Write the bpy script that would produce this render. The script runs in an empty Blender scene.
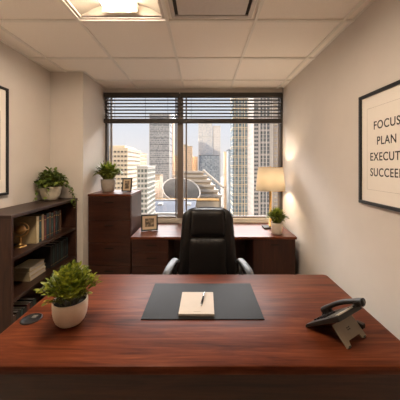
import bpy, bmesh, math, random
from mathutils import Vector, Matrix, Euler
random.seed(7)
S = bpy.context.scene
C = S.collection
PI = math.pi

# ------------------------------------------------------------------ camera, sky, sun, exposure
cam_d = bpy.data.cameras.new('camera')
cam = bpy.data.objects.new('camera', cam_d)
C.objects.link(cam)
cam.location = (0, 0, 1.58)
cam.rotation_euler = (PI / 2, 0, 0)
cam_d.sensor_width = 36
cam_d.lens = 22.5
cam_d.shift_x = -3 / 400
cam_d.shift_y = -35 / 400
cam_d.clip_end = 5000
cam_d.clip_start = 0.02
S.camera = cam

S.view_settings.view_transform = 'Standard'
S.view_settings.look = 'None'
S.view_settings.exposure = 0.38
S.view_settings.gamma = 1.0

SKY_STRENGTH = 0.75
SKY_FILL = 28.5  # brightness of the added high-sky glow that lights the room
w = bpy.data.worlds.new('sky')
S.world = w
w.use_nodes = True
nt = w.node_tree
nt.nodes.clear()
tc = nt.nodes.new('ShaderNodeTexCoord')
sx = nt.nodes.new('ShaderNodeSeparateXYZ')
cr = nt.nodes.new('ShaderNodeValToRGB')
bg = nt.nodes.new('ShaderNodeBackground')
wo = nt.nodes.new('ShaderNodeOutputWorld')
nt.links.new(tc.outputs['Generated'], sx.inputs[0])
nt.links.new(sx.outputs['Z'], cr.inputs[0])
# added glow in the unseen high sky ahead, to light the room
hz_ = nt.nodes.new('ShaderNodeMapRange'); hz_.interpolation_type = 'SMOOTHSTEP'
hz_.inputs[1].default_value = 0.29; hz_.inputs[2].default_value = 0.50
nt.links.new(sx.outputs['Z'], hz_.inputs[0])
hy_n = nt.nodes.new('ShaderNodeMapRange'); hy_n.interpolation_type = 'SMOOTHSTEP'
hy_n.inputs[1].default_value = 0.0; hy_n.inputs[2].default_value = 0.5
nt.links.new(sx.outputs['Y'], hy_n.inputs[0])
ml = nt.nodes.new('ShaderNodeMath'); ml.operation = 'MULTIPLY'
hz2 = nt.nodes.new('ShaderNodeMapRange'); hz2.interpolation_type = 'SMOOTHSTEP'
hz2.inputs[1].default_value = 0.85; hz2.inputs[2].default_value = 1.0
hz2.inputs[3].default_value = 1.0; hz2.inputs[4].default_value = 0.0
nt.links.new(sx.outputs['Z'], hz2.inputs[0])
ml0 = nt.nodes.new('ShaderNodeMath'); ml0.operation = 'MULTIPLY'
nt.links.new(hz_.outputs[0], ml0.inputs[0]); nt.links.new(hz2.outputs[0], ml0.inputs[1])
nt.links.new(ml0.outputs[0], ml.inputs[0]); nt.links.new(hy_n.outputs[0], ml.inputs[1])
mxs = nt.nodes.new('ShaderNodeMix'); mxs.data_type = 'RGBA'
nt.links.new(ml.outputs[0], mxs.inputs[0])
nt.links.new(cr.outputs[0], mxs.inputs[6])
mxs.inputs[7].default_value = (SKY_FILL, SKY_FILL * 0.97, SKY_FILL * 0.95, 1)
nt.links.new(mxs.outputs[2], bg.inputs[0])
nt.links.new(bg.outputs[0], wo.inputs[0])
e = cr.color_ramp.elements
e[0].position = 0.0; e[0].color = (1.0, 0.92, 0.86, 1)
e[1].position = 1.0; e[1].color = (0.42, 0.58, 0.95, 1)
x = e.new(0.07); x.color = (0.97, 0.94, 0.95, 1)
x = e.new(0.2); x.color = (0.86, 0.91, 1.0, 1)
x = e.new(0.4); x.color = (0.72, 0.82, 1.0, 1)
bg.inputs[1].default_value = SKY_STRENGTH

sun_d = bpy.data.lights.new('sun', 'SUN')
sun_d.energy = 2.0
sun_d.color = (1.0, 0.83, 0.62)
sun_d.angle = 0.02
sun = bpy.data.objects.new('sun', sun_d)
C.objects.link(sun)
sun.location = (-40, -60, 50)
sun.rotation_euler = Vector((0.62, 0.72, -0.42)).to_track_quat('-Z', 'Y').to_euler()

TROFFER = 36.0         # radiance of the lit ceiling diffusers
BULB = 320.0           # radiance of the table lamp bulb

# ------------------------------------------------------------------ materials
def new_mat(name):
    m = bpy.data.materials.new(name)
    m.use_nodes = True
    return m, m.node_tree, m.node_tree.nodes['Principled BSDF']

def link(t, a, b): t.links.new(a, b)

def mat_plain(name, col, rough=0.5, metal=0.0, noise=0.08, nscale=40, bump=0.0, bscale=200, coat=0.0, spec=0.5):
    m, t, p = new_mat(name)
    tcn = t.nodes.new('ShaderNodeTexCoord')
    n = t.nodes.new('ShaderNodeTexNoise')
    n.inputs['Scale'].default_value = nscale
    n.inputs['Detail'].default_value = 4
    link(t, tcn.outputs['Object'], n.inputs['Vector'])
    r = t.nodes.new('ShaderNodeValToRGB')
    r.color_ramp.elements[0].position = 0.3
    r.color_ramp.elements[1].position = 0.7
    r.color_ramp.elements[0].color = (*[c * (1 - noise) for c in col], 1)
    r.color_ramp.elements[1].color = (*[min(1, c * (1 + noise)) for c in col], 1)
    link(t, n.outputs['Fac'], r.inputs[0])
    link(t, r.outputs[0], p.inputs['Base Color'])
    p.inputs['Roughness'].default_value = rough
    p.inputs['Metallic'].default_value = metal
    p.inputs['Coat Weight'].default_value = coat
    p.inputs['Coat Roughness'].default_value = 0.15
    p.inputs['Specular IOR Level'].default_value = spec
    if bump:
        n2 = t.nodes.new('ShaderNodeTexNoise')
        n2.inputs['Scale'].default_value = bscale
        n2.inputs['Detail'].default_value = 3
        link(t, tcn.outputs['Object'], n2.inputs['Vector'])
        b = t.nodes.new('ShaderNodeBump')
        b.inputs['Strength'].default_value = bump
        b.inputs['Distance'].default_value = 0.002
        link(t, n2.outputs['Fac'], b.inputs['Height'])
        link(t, b.outputs[0], p.inputs['Normal'])
    return m

def mat_wood(name, dark, mid, light, axis=0, rough=0.33, scale=1.0, coat=0.25, spec=0.38):
    m, t, p = new_mat(name)
    tcn = t.nodes.new('ShaderNodeTexCoord')
    mp = t.nodes.new('ShaderNodeMapping')
    sc = [11 * scale] * 3
    sc[axis] = 1.1 * scale
    mp.inputs['Scale'].default_value = sc
    link(t, tcn.outputs['Object'], mp.inputs['Vector'])
    n = t.nodes.new('ShaderNodeTexNoise')
    n.inputs['Scale'].default_value = 1.6
    n.inputs['Detail'].default_value = 8
    n.inputs['Roughness'].default_value = 0.62
    n.inputs['Distortion'].default_value = 0.9
    link(t, mp.outputs[0], n.inputs['Vector'])
    mp2 = t.nodes.new('ShaderNodeMapping')
    sc2 = [120 * scale] * 3
    sc2[axis] = 5 * scale
    mp2.inputs['Scale'].default_value = sc2
    link(t, tcn.outputs['Object'], mp2.inputs['Vector'])
    n2 = t.nodes.new('ShaderNodeTexNoise')
    n2.inputs['Scale'].default_value = 1.0
    n2.inputs['Detail'].default_value = 3
    link(t, mp2.outputs[0], n2.inputs['Vector'])
    mx = t.nodes.new('ShaderNodeMath'); mx.operation = 'MULTIPLY_ADD'
    mx.inputs[1].default_value = 0.28
    link(t, n2.outputs['Fac'], mx.inputs[0])
    mx2 = t.nodes.new('ShaderNodeMath'); mx2.operation = 'MULTIPLY'
    mx2.inputs[1].default_value = 0.78
    link(t, n.outputs['Fac'], mx2.inputs[0])
    link(t, mx2.outputs[0], mx.inputs[2])
    r = t.nodes.new('ShaderNodeValToRGB')
    el = r.color_ramp.elements
    el[0].position = 0.36; el[0].color = (*dark, 1)
    el[1].position = 0.70; el[1].color = (*light, 1)
    k = el.new(0.53); k.color = (*mid, 1)
    link(t, mx.outputs[0], r.inputs[0])
    link(t, r.outputs[0], p.inputs['Base Color'])
    p.inputs['Roughness'].default_value = rough
    p.inputs['Coat Weight'].default_value = coat
    p.inputs['Coat Roughness'].default_value = 0.22
    p.inputs['Specular IOR Level'].default_value = spec
    b = t.nodes.new('ShaderNodeBump')
    b.inputs['Strength'].default_value = 0.06
    b.inputs['Distance'].default_value = 0.002
    link(t, mx.outputs[0], b.inputs['Height'])
    link(t, b.outputs[0], p.inputs['Normal'])
    return m

def mat_emit(name, col, strength):
    m, t, p = new_mat(name)
    p.inputs['Base Color'].default_value = (*col, 1)
    p.inputs['Emission Color'].default_value = (*col, 1)
    p.inputs['Emission Strength'].default_value = strength
    return m

def mat_leaf(name, a, b, scale=30):
    m, t, p = new_mat(name)
    tcn = t.nodes.new('ShaderNodeTexCoord')
    n = t.nodes.new('ShaderNodeTexNoise')
    n.inputs['Scale'].default_value = scale
    n.inputs['Detail'].default_value = 2
    link(t, tcn.outputs['Object'], n.inputs['Vector'])
    r = t.nodes.new('ShaderNodeValToRGB')
    r.color_ramp.elements[0].position = 0.35; r.color_ramp.elements[0].color = (*a, 1)
    r.color_ramp.elements[1].position = 0.65; r.color_ramp.elements[1].color = (*b, 1)
    link(t, n.outputs['Fac'], r.inputs[0])
    link(t, r.outputs[0], p.inputs['Base Color'])
    p.inputs['Roughness'].default_value = 0.45
    p.inputs['Subsurface Weight'].default_value = 0.0
    tr = t.nodes.new('ShaderNodeBsdfTranslucent')
    link(t, r.outputs[0], tr.inputs['Color'])
    ms = t.nodes.new('ShaderNodeMixShader')
    ms.inputs[0].default_value = 0.3
    out = t.nodes['Material Output']
    link(t, p.outputs[0], ms.inputs[1])
    link(t, tr.outputs[0], ms.inputs[2])
    link(t, ms.outputs[0], out.inputs['Surface'])
    return m

def mat_facade(name, wall, glass, glass2, cw, ch, fu, fv, rough=0.4, wallnoise=0.08):
    """wall with a regular grid of windows: cell cw x ch metres, window share fu x fv"""
    m, t, p = new_mat(name)
    N = t.nodes.new
    def mth(op, a, b=None):
        n = N('ShaderNodeMath'); n.operation = op
        for i, v in enumerate((a, b)):
            if v is None: continue
            if isinstance(v, (int, float)): n.inputs[i].default_value = v
            else: link(t, v, n.inputs[i])
        return n.outputs[0]
    tcn = N('ShaderNodeTexCoord')
    sp = N('ShaderNodeSeparateXYZ')
    link(t, tcn.outputs['Object'], sp.inputs[0])
    u = mth('DIVIDE', mth('ADD', mth('ADD', sp.outputs['X'], sp.outputs['Y']), 500.0), cw)
    v = mth('DIVIDE', mth('ADD', sp.outputs['Z'], 0.0), ch)
    mu = mth('LESS_THAN', mth('FRACT', u), fu)
    mv = mth('LESS_THAN', mth('FRACT', v), fv)
    mask = mth('MULTIPLY', mu, mv)
    cb = N('ShaderNodeCombineXYZ')
    link(t, mth('FLOOR', u), cb.inputs[0]); link(t, mth('FLOOR', v), cb.inputs[1])
    wn = N('ShaderNodeTexWhiteNoise'); wn.noise_dimensions = '2D'
    link(t, cb.outputs[0], wn.inputs['Vector'])
    g = N('ShaderNodeMix'); g.data_type = 'RGBA'
    link(t, wn.outputs['Value'], g.inputs[0])
    g.inputs[6].default_value = (*glass, 1); g.inputs[7].default_value = (*glass2, 1)
    no = N('ShaderNodeTexNoise'); no.inputs['Scale'].default_value = 0.12; no.inputs['Detail'].default_value = 4
    link(t, tcn.outputs['Object'], no.inputs['Vector'])
    wl = N('ShaderNodeMix'); wl.data_type = 'RGBA'
    link(t, no.outputs['Fac'], wl.inputs[0])
    wl.inputs[6].default_value = (*[c * (1 - wallnoise) for c in wall], 1)
    wl.inputs[7].default_value = (*[min(1, c * (1 + wallnoise)) for c in wall], 1)
    mx = N('ShaderNodeMix'); mx.data_type = 'RGBA'
    link(t, mask, mx.inputs[0]); link(t, wl.outputs[2], mx.inputs[6]); link(t, g.outputs[2], mx.inputs[7])
    link(t, mx.outputs[2], p.inputs['Base Color'])
    rr = N('ShaderNodeMapRange')
    link(t, mask, rr.inputs[0])
    rr.inputs[3].default_value = 0.8; rr.inputs[4].default_value = rough
    link(t, rr.outputs[0], p.inputs['Roughness'])
    return m

M = {}
M['wall'] = mat_plain('wall_paint', (0.69, 0.625, 0.565), 0.85, noise=0.015, nscale=6, bump=0.05, bscale=300)
M['wall_far'] = mat_plain('low_bounce_wall', (0.20, 0.15, 0.11), 0.8, noise=0.02, nscale=6)  # unseen wall behind the camera, darkened to cut bounce light
M['white_trim'] = mat_plain('trim_paint', (0.62, 0.56, 0.49), 0.6, noise=0.02)
M['tile'] = mat_plain('ceiling_tile', (0.96, 0.89, 0.81), 0.95, noise=0.02, nscale=90, bump=0.12, bscale=260)
M['grid'] = mat_plain('ceiling_grid_white', (0.86, 0.81, 0.74), 0.5, noise=0.01)
M['carpet'] = mat_plain('carpet', (0.52, 0.45, 0.38), 0.95, noise=0.25, nscale=160, bump=0.4, bscale=500)
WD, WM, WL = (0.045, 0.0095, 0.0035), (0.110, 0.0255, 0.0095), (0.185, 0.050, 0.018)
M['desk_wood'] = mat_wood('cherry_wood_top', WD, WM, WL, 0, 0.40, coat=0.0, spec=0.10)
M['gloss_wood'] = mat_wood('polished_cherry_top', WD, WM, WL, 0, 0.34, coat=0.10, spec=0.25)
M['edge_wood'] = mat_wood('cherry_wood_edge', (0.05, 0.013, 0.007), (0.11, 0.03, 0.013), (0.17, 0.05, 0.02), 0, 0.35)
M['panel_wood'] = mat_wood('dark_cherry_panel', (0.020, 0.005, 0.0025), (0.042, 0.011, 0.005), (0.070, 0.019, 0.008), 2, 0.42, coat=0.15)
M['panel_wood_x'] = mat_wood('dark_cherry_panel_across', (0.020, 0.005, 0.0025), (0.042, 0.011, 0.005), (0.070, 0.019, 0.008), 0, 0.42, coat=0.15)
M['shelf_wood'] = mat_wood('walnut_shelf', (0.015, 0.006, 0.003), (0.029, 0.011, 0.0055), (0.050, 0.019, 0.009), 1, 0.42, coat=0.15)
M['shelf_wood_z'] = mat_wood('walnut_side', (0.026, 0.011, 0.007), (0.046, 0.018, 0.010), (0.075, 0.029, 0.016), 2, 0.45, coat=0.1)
M['lamp_base'] = mat_plain('dark_lamp_base', (0.05, 0.04, 0.03), 0.6, spec=0.15)
M['black'] = mat_plain('black_frame', (0.010, 0.009, 0.008), 0.4, noise=0.1)
M['leather'] = mat_plain('black_leather', (0.008, 0.0065, 0.006), 0.42, spec=0.32, noise=0.15, nscale=60, bump=0.25, bscale=350)
M['arm'] = mat_plain('arm_pad_glare', (0.10, 0.11, 0.125), 0.5, noise=0.05, coat=0.0, spec=0.35)  # window glare on the black pads is put into this grey-blue
M['plastic'] = mat_plain('black_plastic', (0.012, 0.010, 0.010), 0.42, spec=0.25, noise=0.08)
M['pad'] = mat_plain('desk_pad_leather', (0.012, 0.011, 0.011), 0.52, spec=0.12, noise=0.12, nscale=120, bump=0.2, bscale=600)
M['chrome'] = mat_plain('steel', (0.55, 0.54, 0.52), 0.25, metal=1, noise=0.02)
M['dark_metal'] = mat_plain('dark_bronze', (0.012, 0.010, 0.008), 0.5, metal=0.0, noise=0.05, spec=0.2)
M['winframe'] = mat_plain('window_frame_bronze', (0.19, 0.15, 0.12), 0.5, noise=0.05)
M['winframe_dark'] = mat_plain('window_frame_dark', (0.07, 0.058, 0.05), 0.5, noise=0.05)
M['brass'] = mat_plain('antique_brass', (0.62, 0.38, 0.14), 0.3, metal=1, noise=0.15, nscale=25)
M['pot_white'] = mat_plain('matt_white_ceramic', (0.86, 0.74, 0.60), 0.5, noise=0.03, nscale=30)
M['pot_grey'] = mat_plain('stone_grey_ceramic', (0.36, 0.31, 0.26), 0.6, noise=0.1, nscale=30)
M['pot_cream'] = mat_plain('mottled_cream_ceramic', (0.52, 0.46, 0.36), 0.5, noise=0.3, nscale=16)
M['soil'] = mat_plain('potting_soil', (0.03, 0.02, 0.012), 0.95, noise=0.4, nscale=120, bump=0.6)
M['leaf_desk'] = mat_leaf('bush_leaf', (0.05, 0.085, 0.008), (0.28, 0.30, 0.025), 34)
M['leaf_fern'] = mat_leaf('fern_leaf', (0.045, 0.085, 0.008), (0.30, 0.34, 0.035), 30)
M['leaf_ivy'] = mat_leaf('ivy_leaf', (0.06, 0.11, 0.015), (0.20, 0.25, 0.04), 14)
M['stem'] = mat_plain('plant_stem', (0.10, 0.10, 0.03), 0.7)
M['paper'] = mat_plain('cream_paper', (0.50, 0.445, 0.39), 0.8, noise=0.02)
M['print'] = mat_plain('poster_paper', (0.90, 0.83, 0.75), 0.75, noise=0.01)
M['ink'] = mat_plain('print_ink', (0.03, 0.026, 0.024), 0.7)
M['keyline'] = mat_plain('grey_print_line', (0.45, 0.40, 0.35), 0.7)
M['phone'] = mat_plain('dark_taupe_plastic', (0.018, 0.014, 0.012), 0.40, noise=0.05, spec=0.3)
M['stand'] = mat_plain('taupe_stand_plastic', (0.24, 0.185, 0.13), 0.5, noise=0.03)
M['silver'] = mat_plain('silver_glint', (0.52, 0.47, 0.41), 0.35, metal=0.5)
M['vent_grey'] = mat_plain('vent_metal', (0.62, 0.55, 0.49), 0.4, metal=0.25, noise=0.03)
M['vent_dark'] = mat_plain('vent_inside', (0.10, 0.085, 0.07), 0.6)
M['reflector'] = mat_plain('light_reflector', (0.33, 0.29, 0.24), 0.6, noise=0.01)
M['diffuser'] = mat_emit('lit_diffuser', (1.0, 0.84, 0.66), TROFFER)
M['bulb'] = mat_emit('lit_bulb', (1.0, 0.80, 0.56), BULB)
M['blind'] = mat_plain('blind_slat', (0.10, 0.082, 0.068), 0.45, noise=0.04)
M['blind_rail'] = mat_plain('blind_rail', (0.045, 0.036, 0.03), 0.5, noise=0.05)

# translucent lamp shade
m, t, p = new_mat('linen_shade')
p.inputs['Base Color'].default_value = (0.50, 0.45, 0.38, 1)
p.inputs['Roughness'].default_value = 0.9
tr = t.nodes.new('ShaderNodeBsdfTranslucent'); tr.inputs['Color'].default_value = (0.43, 0.385, 0.32, 1)
wv = t.nodes.new('ShaderNodeTexNoise'); wv.inputs['Scale'].default_value = 180
bp = t.nodes.new('ShaderNodeBump'); bp.inputs['Strength'].default_value = 0.1; bp.inputs['Distance'].default_value = 0.001
link(t, wv.outputs['Fac'], bp.inputs['Height']); link(t, bp.outputs[0], p.inputs['Normal'])
ms = t.nodes.new('ShaderNodeMixShader'); ms.inputs[0].default_value = 0.55
link(t, p.outputs[0], ms.inputs[1]); link(t, tr.outputs[0], ms.inputs[2])
link(t, ms.outputs[0], t.nodes['Material Output'].inputs['Surface'])
M['shade'] = m

# window glass: clear with a fresnel sheen
m, t, p = new_mat('window_glass')
tb = t.nodes.new('ShaderNodeBsdfTransparent'); tb.inputs[0].default_value = (0.97, 0.975, 0.98, 1)
gb = t.nodes.new('ShaderNodeBsdfGlossy'); gb.inputs['Roughness'].default_value = 0.02
fr = t.nodes.new('ShaderNodeFresnel'); fr.inputs[0].default_value = 1.35
ms = t.nodes.new('ShaderNodeMixShader')
link(t, fr.outputs[0], ms.inputs[0]); link(t, tb.outputs[0], ms.inputs[1]); link(t, gb.outputs[0], ms.inputs[2])
link(t, ms.outputs[0], t.nodes['Material Output'].inputs['Surface'])
M['glass'] = m

# ------------------------------------------------------------------ mesh helpers
class MB:
    def __init__(self): self.bm = bmesh.new()
    def add(self, verts, faces):
        vs = [self.bm.verts.new(v) for v in verts]
        for f in faces:
            try: self.bm.faces.new([vs[i] for i in f])
            except ValueError: pass
        return vs
    def box(self, x0, x1, y0, y1, z0, z1, bevel=0.0, seg=2, mat=None):
        b = bmesh.new()
        vs = [b.verts.new((x, y, z)) for x in (x0, x1) for y in (y0, y1) for z in (z0, z1)]
        for f in ((0, 1, 3, 2), (4, 6, 7, 5), (0, 4, 5, 1), (2, 3, 7, 6), (0, 2, 6, 4), (1, 5, 7, 3)):
            b.faces.new([vs[i] for i in f])
        if bevel:
            bmesh.ops.bevel(b, geom=list(b.edges), offset=bevel, segments=seg, profile=0.5, affect='EDGES')
        self.merge(b, mat)
        return self
    def merge(self, b, mat=None):
        b.verts.index_update()
        vs = [self.bm.verts.new(mat @ v.co if mat else v.co) for v in b.verts]
        for f in b.faces:
            self.bm.faces.new([vs[v.index] for v in f.verts])
        b.free()
    def lathe(self, prof, seg=32, center=(0, 0, 0), cap0=True, cap1=True):
        rings = []
        for r, z in prof:
            rings.append([self.bm.verts.new((center[0] + r * math.cos(2 * PI * i / seg), center[1] + r * math.sin(2 * PI * i / seg), center[2] + z)) for i in range(seg)])
        for a, b in zip(rings, rings[1:]):
            for i in range(seg):
                self.bm.faces.new((a[i], a[(i + 1) % seg], b[(i + 1) % seg], b[i]))
        if cap0: self.bm.faces.new(rings[0][::-1])
        if cap1: self.bm.faces.new(rings[-1])
        return self
    def tube(self, pts, r, seg=8, rx=None, up=None):
        """sweep an ellipse (r across, rx along the up side) along points"""
        pts = [Vector(p) for p in pts]
        rings = []
        n = len(pts)
        for i, p in enumerate(pts):
            d = (pts[min(i + 1, n - 1)] - pts[max(i - 1, 0)]).normalized()
            u = Vector(up) if up else (Vector((0, 0, 1)) if abs(d.z) < 0.9 else Vector((1, 0, 0)))
            s = d.cross(u).normalized()
            u2 = s.cross(d).normalized()
            ra = r[i] if isinstance(r, (list, tuple)) else r
            rb = (rx[i] if isinstance(rx, (list, tuple)) else rx) if rx else ra
            rings.append([self.bm.verts.new(p + s * ra * math.cos(2 * PI * k / seg) + u2 * rb * math.sin(2 * PI * k / seg)) for k in range(seg)])
        for a, b in zip(rings, rings[1:]):
            for k in range(seg):
                self.bm.faces.new((a[k], a[(k + 1) % seg], b[(k + 1) % seg], b[k]))
        self.bm.faces.new(rings[0][::-1]); self.bm.faces.new(rings[-1])
        return self
    def prism(self, poly, axis, a, b):
        """extrude a 2-D polygon along an axis from a to b"""
        def pt(q, h):
            q = list(q); q.insert(axis, h); return q
        v0 = [self.bm.verts.new(pt(q, a)) for q in poly]
        v1 = [self.bm.verts.new(pt(q, b)) for q in poly]
        n = len(poly)
        self.bm.faces.new(v0[::-1]); self.bm.faces.new(v1)
        for i in range(n):
            self.bm.faces.new((v0[i], v0[(i + 1) % n], v1[(i + 1) % n], v1[i]))
        return self
    def sphere(self, c, r, seg=20, rings=12, sc=(1, 1, 1)):
        b = bmesh.new()
        bmesh.ops.create_uvsphere(b, u_segments=seg, v_segments=rings, radius=r)
        self.merge(b, Matrix.Translation(c) @ Matrix.Diagonal((*sc, 1)))
        return self
    def leaf(self, base, d, up, L, W, bend=0.25, shape=0.45):
        d = Vector(d).normalized(); up = Vector(up)
        s = d.cross(up)
        if s.length < 1e-4: s = d.cross(Vector((1, 0.3, 0)))
        s.normalize(); n = s.cross(d).normalized()
        base = Vector(base)
        mid = base + d * L * shape - n * 0.0
        q3 = base + d * L * 0.78 - n * bend * L * 0.35
        tip = base + d * L - n * bend * L
        vs = [base, mid + s * W / 2 + n * W * 0.12, mid, mid - s * W / 2 + n * W * 0.12,
              q3 + s * W * 0.33 + n * W * 0.08, q3, q3 - s * W * 0.33 + n * W * 0.08, tip]
        self.add(vs, ((0, 2, 1), (0, 3, 2), (1, 2, 5, 4), (2, 3, 6, 5), (4, 5, 7), (5, 6, 7)))
    def build(self, name, mat, parent=None, smooth=False, loc=None, rot=None, fixn=True):
        if fixn: bmesh.ops.recalc_face_normals(self.bm, faces=list(self.bm.faces))
        me = bpy.data.meshes.new(name)
        self.bm.to_mesh(me); self.bm.free()
        if mat: me.materials.append(M[mat] if isinstance(mat, str) else mat)
        if smooth:
            for pl in me.polygons: pl.use_smooth = True
        o = bpy.data.objects.new(name, me)
        C.objects.link(o)
        if parent: o.parent = parent
        if loc: o.location = loc
        if rot: o.rotation_euler = rot
        return o

def auto_smooth(o, ang=40):
    me = o.data
    for pl in me.polygons: pl.use_smooth = True
    me.set_sharp_from_angle(angle=math.radians(ang))
    return o

def tag(o, label, cat, group=None, kind=None):
    o['label'] = label; o['category'] = cat
    if group: o['group'] = group
    if kind: o['kind'] = kind
    return o

def thing(name, label, cat, loc=(0, 0, 0), rz=0.0, group=None):
    o = bpy.data.objects.new(name, None)
    o.empty_display_size = 0.05
    C.objects.link(o)
    o.location = loc; o.rotation_euler = (0, 0, rz)
    return tag(o, label, cat, group)

def struct(name, mb, mat, parent=None):
    o = mb.build(name, mat, parent)
    if parent is None: o['kind'] = 'structure'
    return o

def dup(root, loc, rot=None, label=None, recolor=None):
    r = root.copy(); C.objects.link(r); r.location = loc
    if rot is not None: r.rotation_euler = rot
    if label: r['label'] = label
    for ch in list(root.children):
        c = ch.copy(); C.objects.link(c); c.parent = r
        for g in list(ch.children):
            d = g.copy(); C.objects.link(d); d.parent = c
    return r

def quick(name, mat, parent, *boxes, bevel=0.0):
    mb = MB()
    for b in boxes: mb.box(*b, bevel=bevel)
    return mb.build(name, mat, parent)

# ------------------------------------------------------------------ the room
XL, XR, YB, YF, ZC = -1.82, 1.165, 3.64, -2.2, 2.70
XC, YC = -1.43, 2.98                      # corner column
struct('floor', MB().box(XL - 0.1, XR + 0.1, YF - 0.1, YB + 0.12, -0.12, 0.0), 'carpet')
struct('wall_left', MB().box(XL - 0.12, XL, YF - 0.1, YB + 0.12, 0, ZC + 0.2), 'wall')
struct('wall_right', MB().box(XR, XR + 0.12, YF - 0.1, YB + 0.12, 0, ZC + 0.2), 'wall')
struct('wall_front', MB().box(XL, XR, YF - 0.1, YF, 0, ZC + 0.2), 'wall_far')
struct('wall_corner_column', MB().box(XL, XC, YC, YB + 0.12, 0, ZC), 'wall')
struct('wall_back', MB().box(XC, XR, YB, YB + 0.12, 0, 0.765).box(XC, XR, YB, YB + 0.12, 2.62, ZC), 'wall')
struct('baseboard_left', MB().box(XL, XL + 0.012, YF, YC, 0, 0.09), 'white_trim')
struct('baseboard_right', MB().box(XR - 0.012, XR, YF, YB, 0, 0.09), 'white_trim')
struct('trim_1', MB().box(XC, XR, YB - 0.012, YB + 0.03, 0.742, 0.765, bevel=0.003), 'white_trim')   # sill

# ceiling: lay-in tiles on a metal grid, two openings for light and vent
GX = [-1.636, -0.956, -0.276, 0.404, 1.084]
GY = [YF + 0.0, -1.45, -0.77, -0.11, 0.57, 1.25, 1.93, 2.61, 3.29, YB]
xs = [XL] + GX + [XR]
ceil = MB()
holes = {(-0.956, 0.57), (-0.956, 1.25), (-0.276, 1.25)}
for i in range(len(xs) - 1):
    for j in range(len(GY) - 1):
        if (xs[i], GY[j]) in holes: continue
        ceil.box(xs[i], xs[i + 1], GY[j], GY[j + 1], ZC, ZC + 0.02)
ceil.box(XL - 0.1, XR + 0.1, YF - 0.1, YB + 0.12, ZC + 0.2, ZC + 0.3)   # slab above
ceil_o = struct('ceiling', ceil, 'tile')
g = MB()
for x in GX: g.box(x - 0.012, x + 0.012, YF, YB, ZC - 0.012, ZC + 0.001)
for y in GY[1:-1]:
    for a, b in (((XL, -0.956), (-0.276, XR)) if y == 1.25 else ((XL, XR),)): g.box(a, b, y - 0.012, y + 0.012, ZC - 0.013, ZC + 0.001)
for a in ((XL, XL + 0.02, YF, YC), (XR - 0.02, XR, YF, YB), (XC, XR, YB - 0.02, YB), (XL, XC, YC - 0.02, YC), (XC, XC + 0.02, YC, YB)):
    g.box(*a, ZC - 0.007, ZC + 0.001)
struct('ceiling_grid', g, 'grid')

# ------------------------------------------------------------------ window
win = thing('window_1', '', 'window', (0, 0, 0)); del win['label']; del win['category']; win['kind'] = 'structure'
f = MB()
f.box(XC, XC + 0.030, 3.655, 3.74, 0.765, 2.62)
f.box(XR - 0.028, XR, 3.655, 3.74, 0.765, 2.62)
f.box(XC + 0.03, XR - 0.028, 3.655, 3.74, 2.585, 2.62)
f.build('window_frame', 'winframe_dark', win)
quick('bottom_rail', 'white_trim', win, (XC + 0.0305, XR - 0.0285, 3.652, 3.74, 0.7655, 0.7995), bevel=0.003)
quick('mullion', 'winframe', win, (-0.378, -0.292, 3.65, 3.745, 0.80, 2.585), bevel=0.006)
for a, b in ((XC + 0.03, -0.378), (-0.292, XR - 0.028)):
    s = MB()
    s.box(a + 0.035, a + 0.055, 3.68, 3.72, 0.80, 2.585).box(b - 0.03, b - 0.012, 3.68, 3.72, 0.80, 2.585)
    s.box(a + 0.055, b - 0.03, 3.68, 3.72, 0.80, 0.825)
    so = s.build('sash', 'winframe', win)
    MB().box(a, b, 3.705, 3.711, 0.80, 2.585).build('glass_pane', 'glass', so)

def blind(x0, x1, label):
    r = thing('window_blind', label, 'blind', ((x0 + x1) / 2, 3.595, 2.615), group='raised window blinds')
    h = (x1 - x0) / 2
    quick('head_rail', 'blind_rail', r, (-h, h, -0.03, 0.03, -0.066, 0.0), bevel=0.004)
    z0, n = -0.105, 6
    for k in range(n):
        z = z0 - 0.0475 * k
        s = MB()
        s.prism([(-0.026, 0.004), (0.0, 0.0015), (0.026, -0.004), (0.026, -0.001), (0.0, 0.0045), (-0.026, 0.007)], 0, -h + 0.005, h - 0.005)
        s.build('slat', 'blind', r, loc=(0, 0, z))
    quick('bottom_rail', 'blind_rail', r, (-h, h, -0.026, 0.026, -0.435, -0.372), bevel=0.005)
    for xx in (-h + 0.16, 0.06, h - 0.16):
        MB().tube([(xx, -0.029, -0.06), (xx, -0.029, -0.38)], 0.0022, 6).build('ladder_cord', 'blind_rail', r)
    MB().tube([(-h + 0.09, -0.034, -0.05), (-h + 0.09, -0.034, -0.95)], 0.0016, 6).build('pull_cord', 'stand', r)
blind(XC + 0.012, -0.342, 'raised slatted blind over the left window pane, above the skyline')
blind(-0.328, XR - 0.03, 'raised slatted blind over the right window pane, above the lamp')

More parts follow.
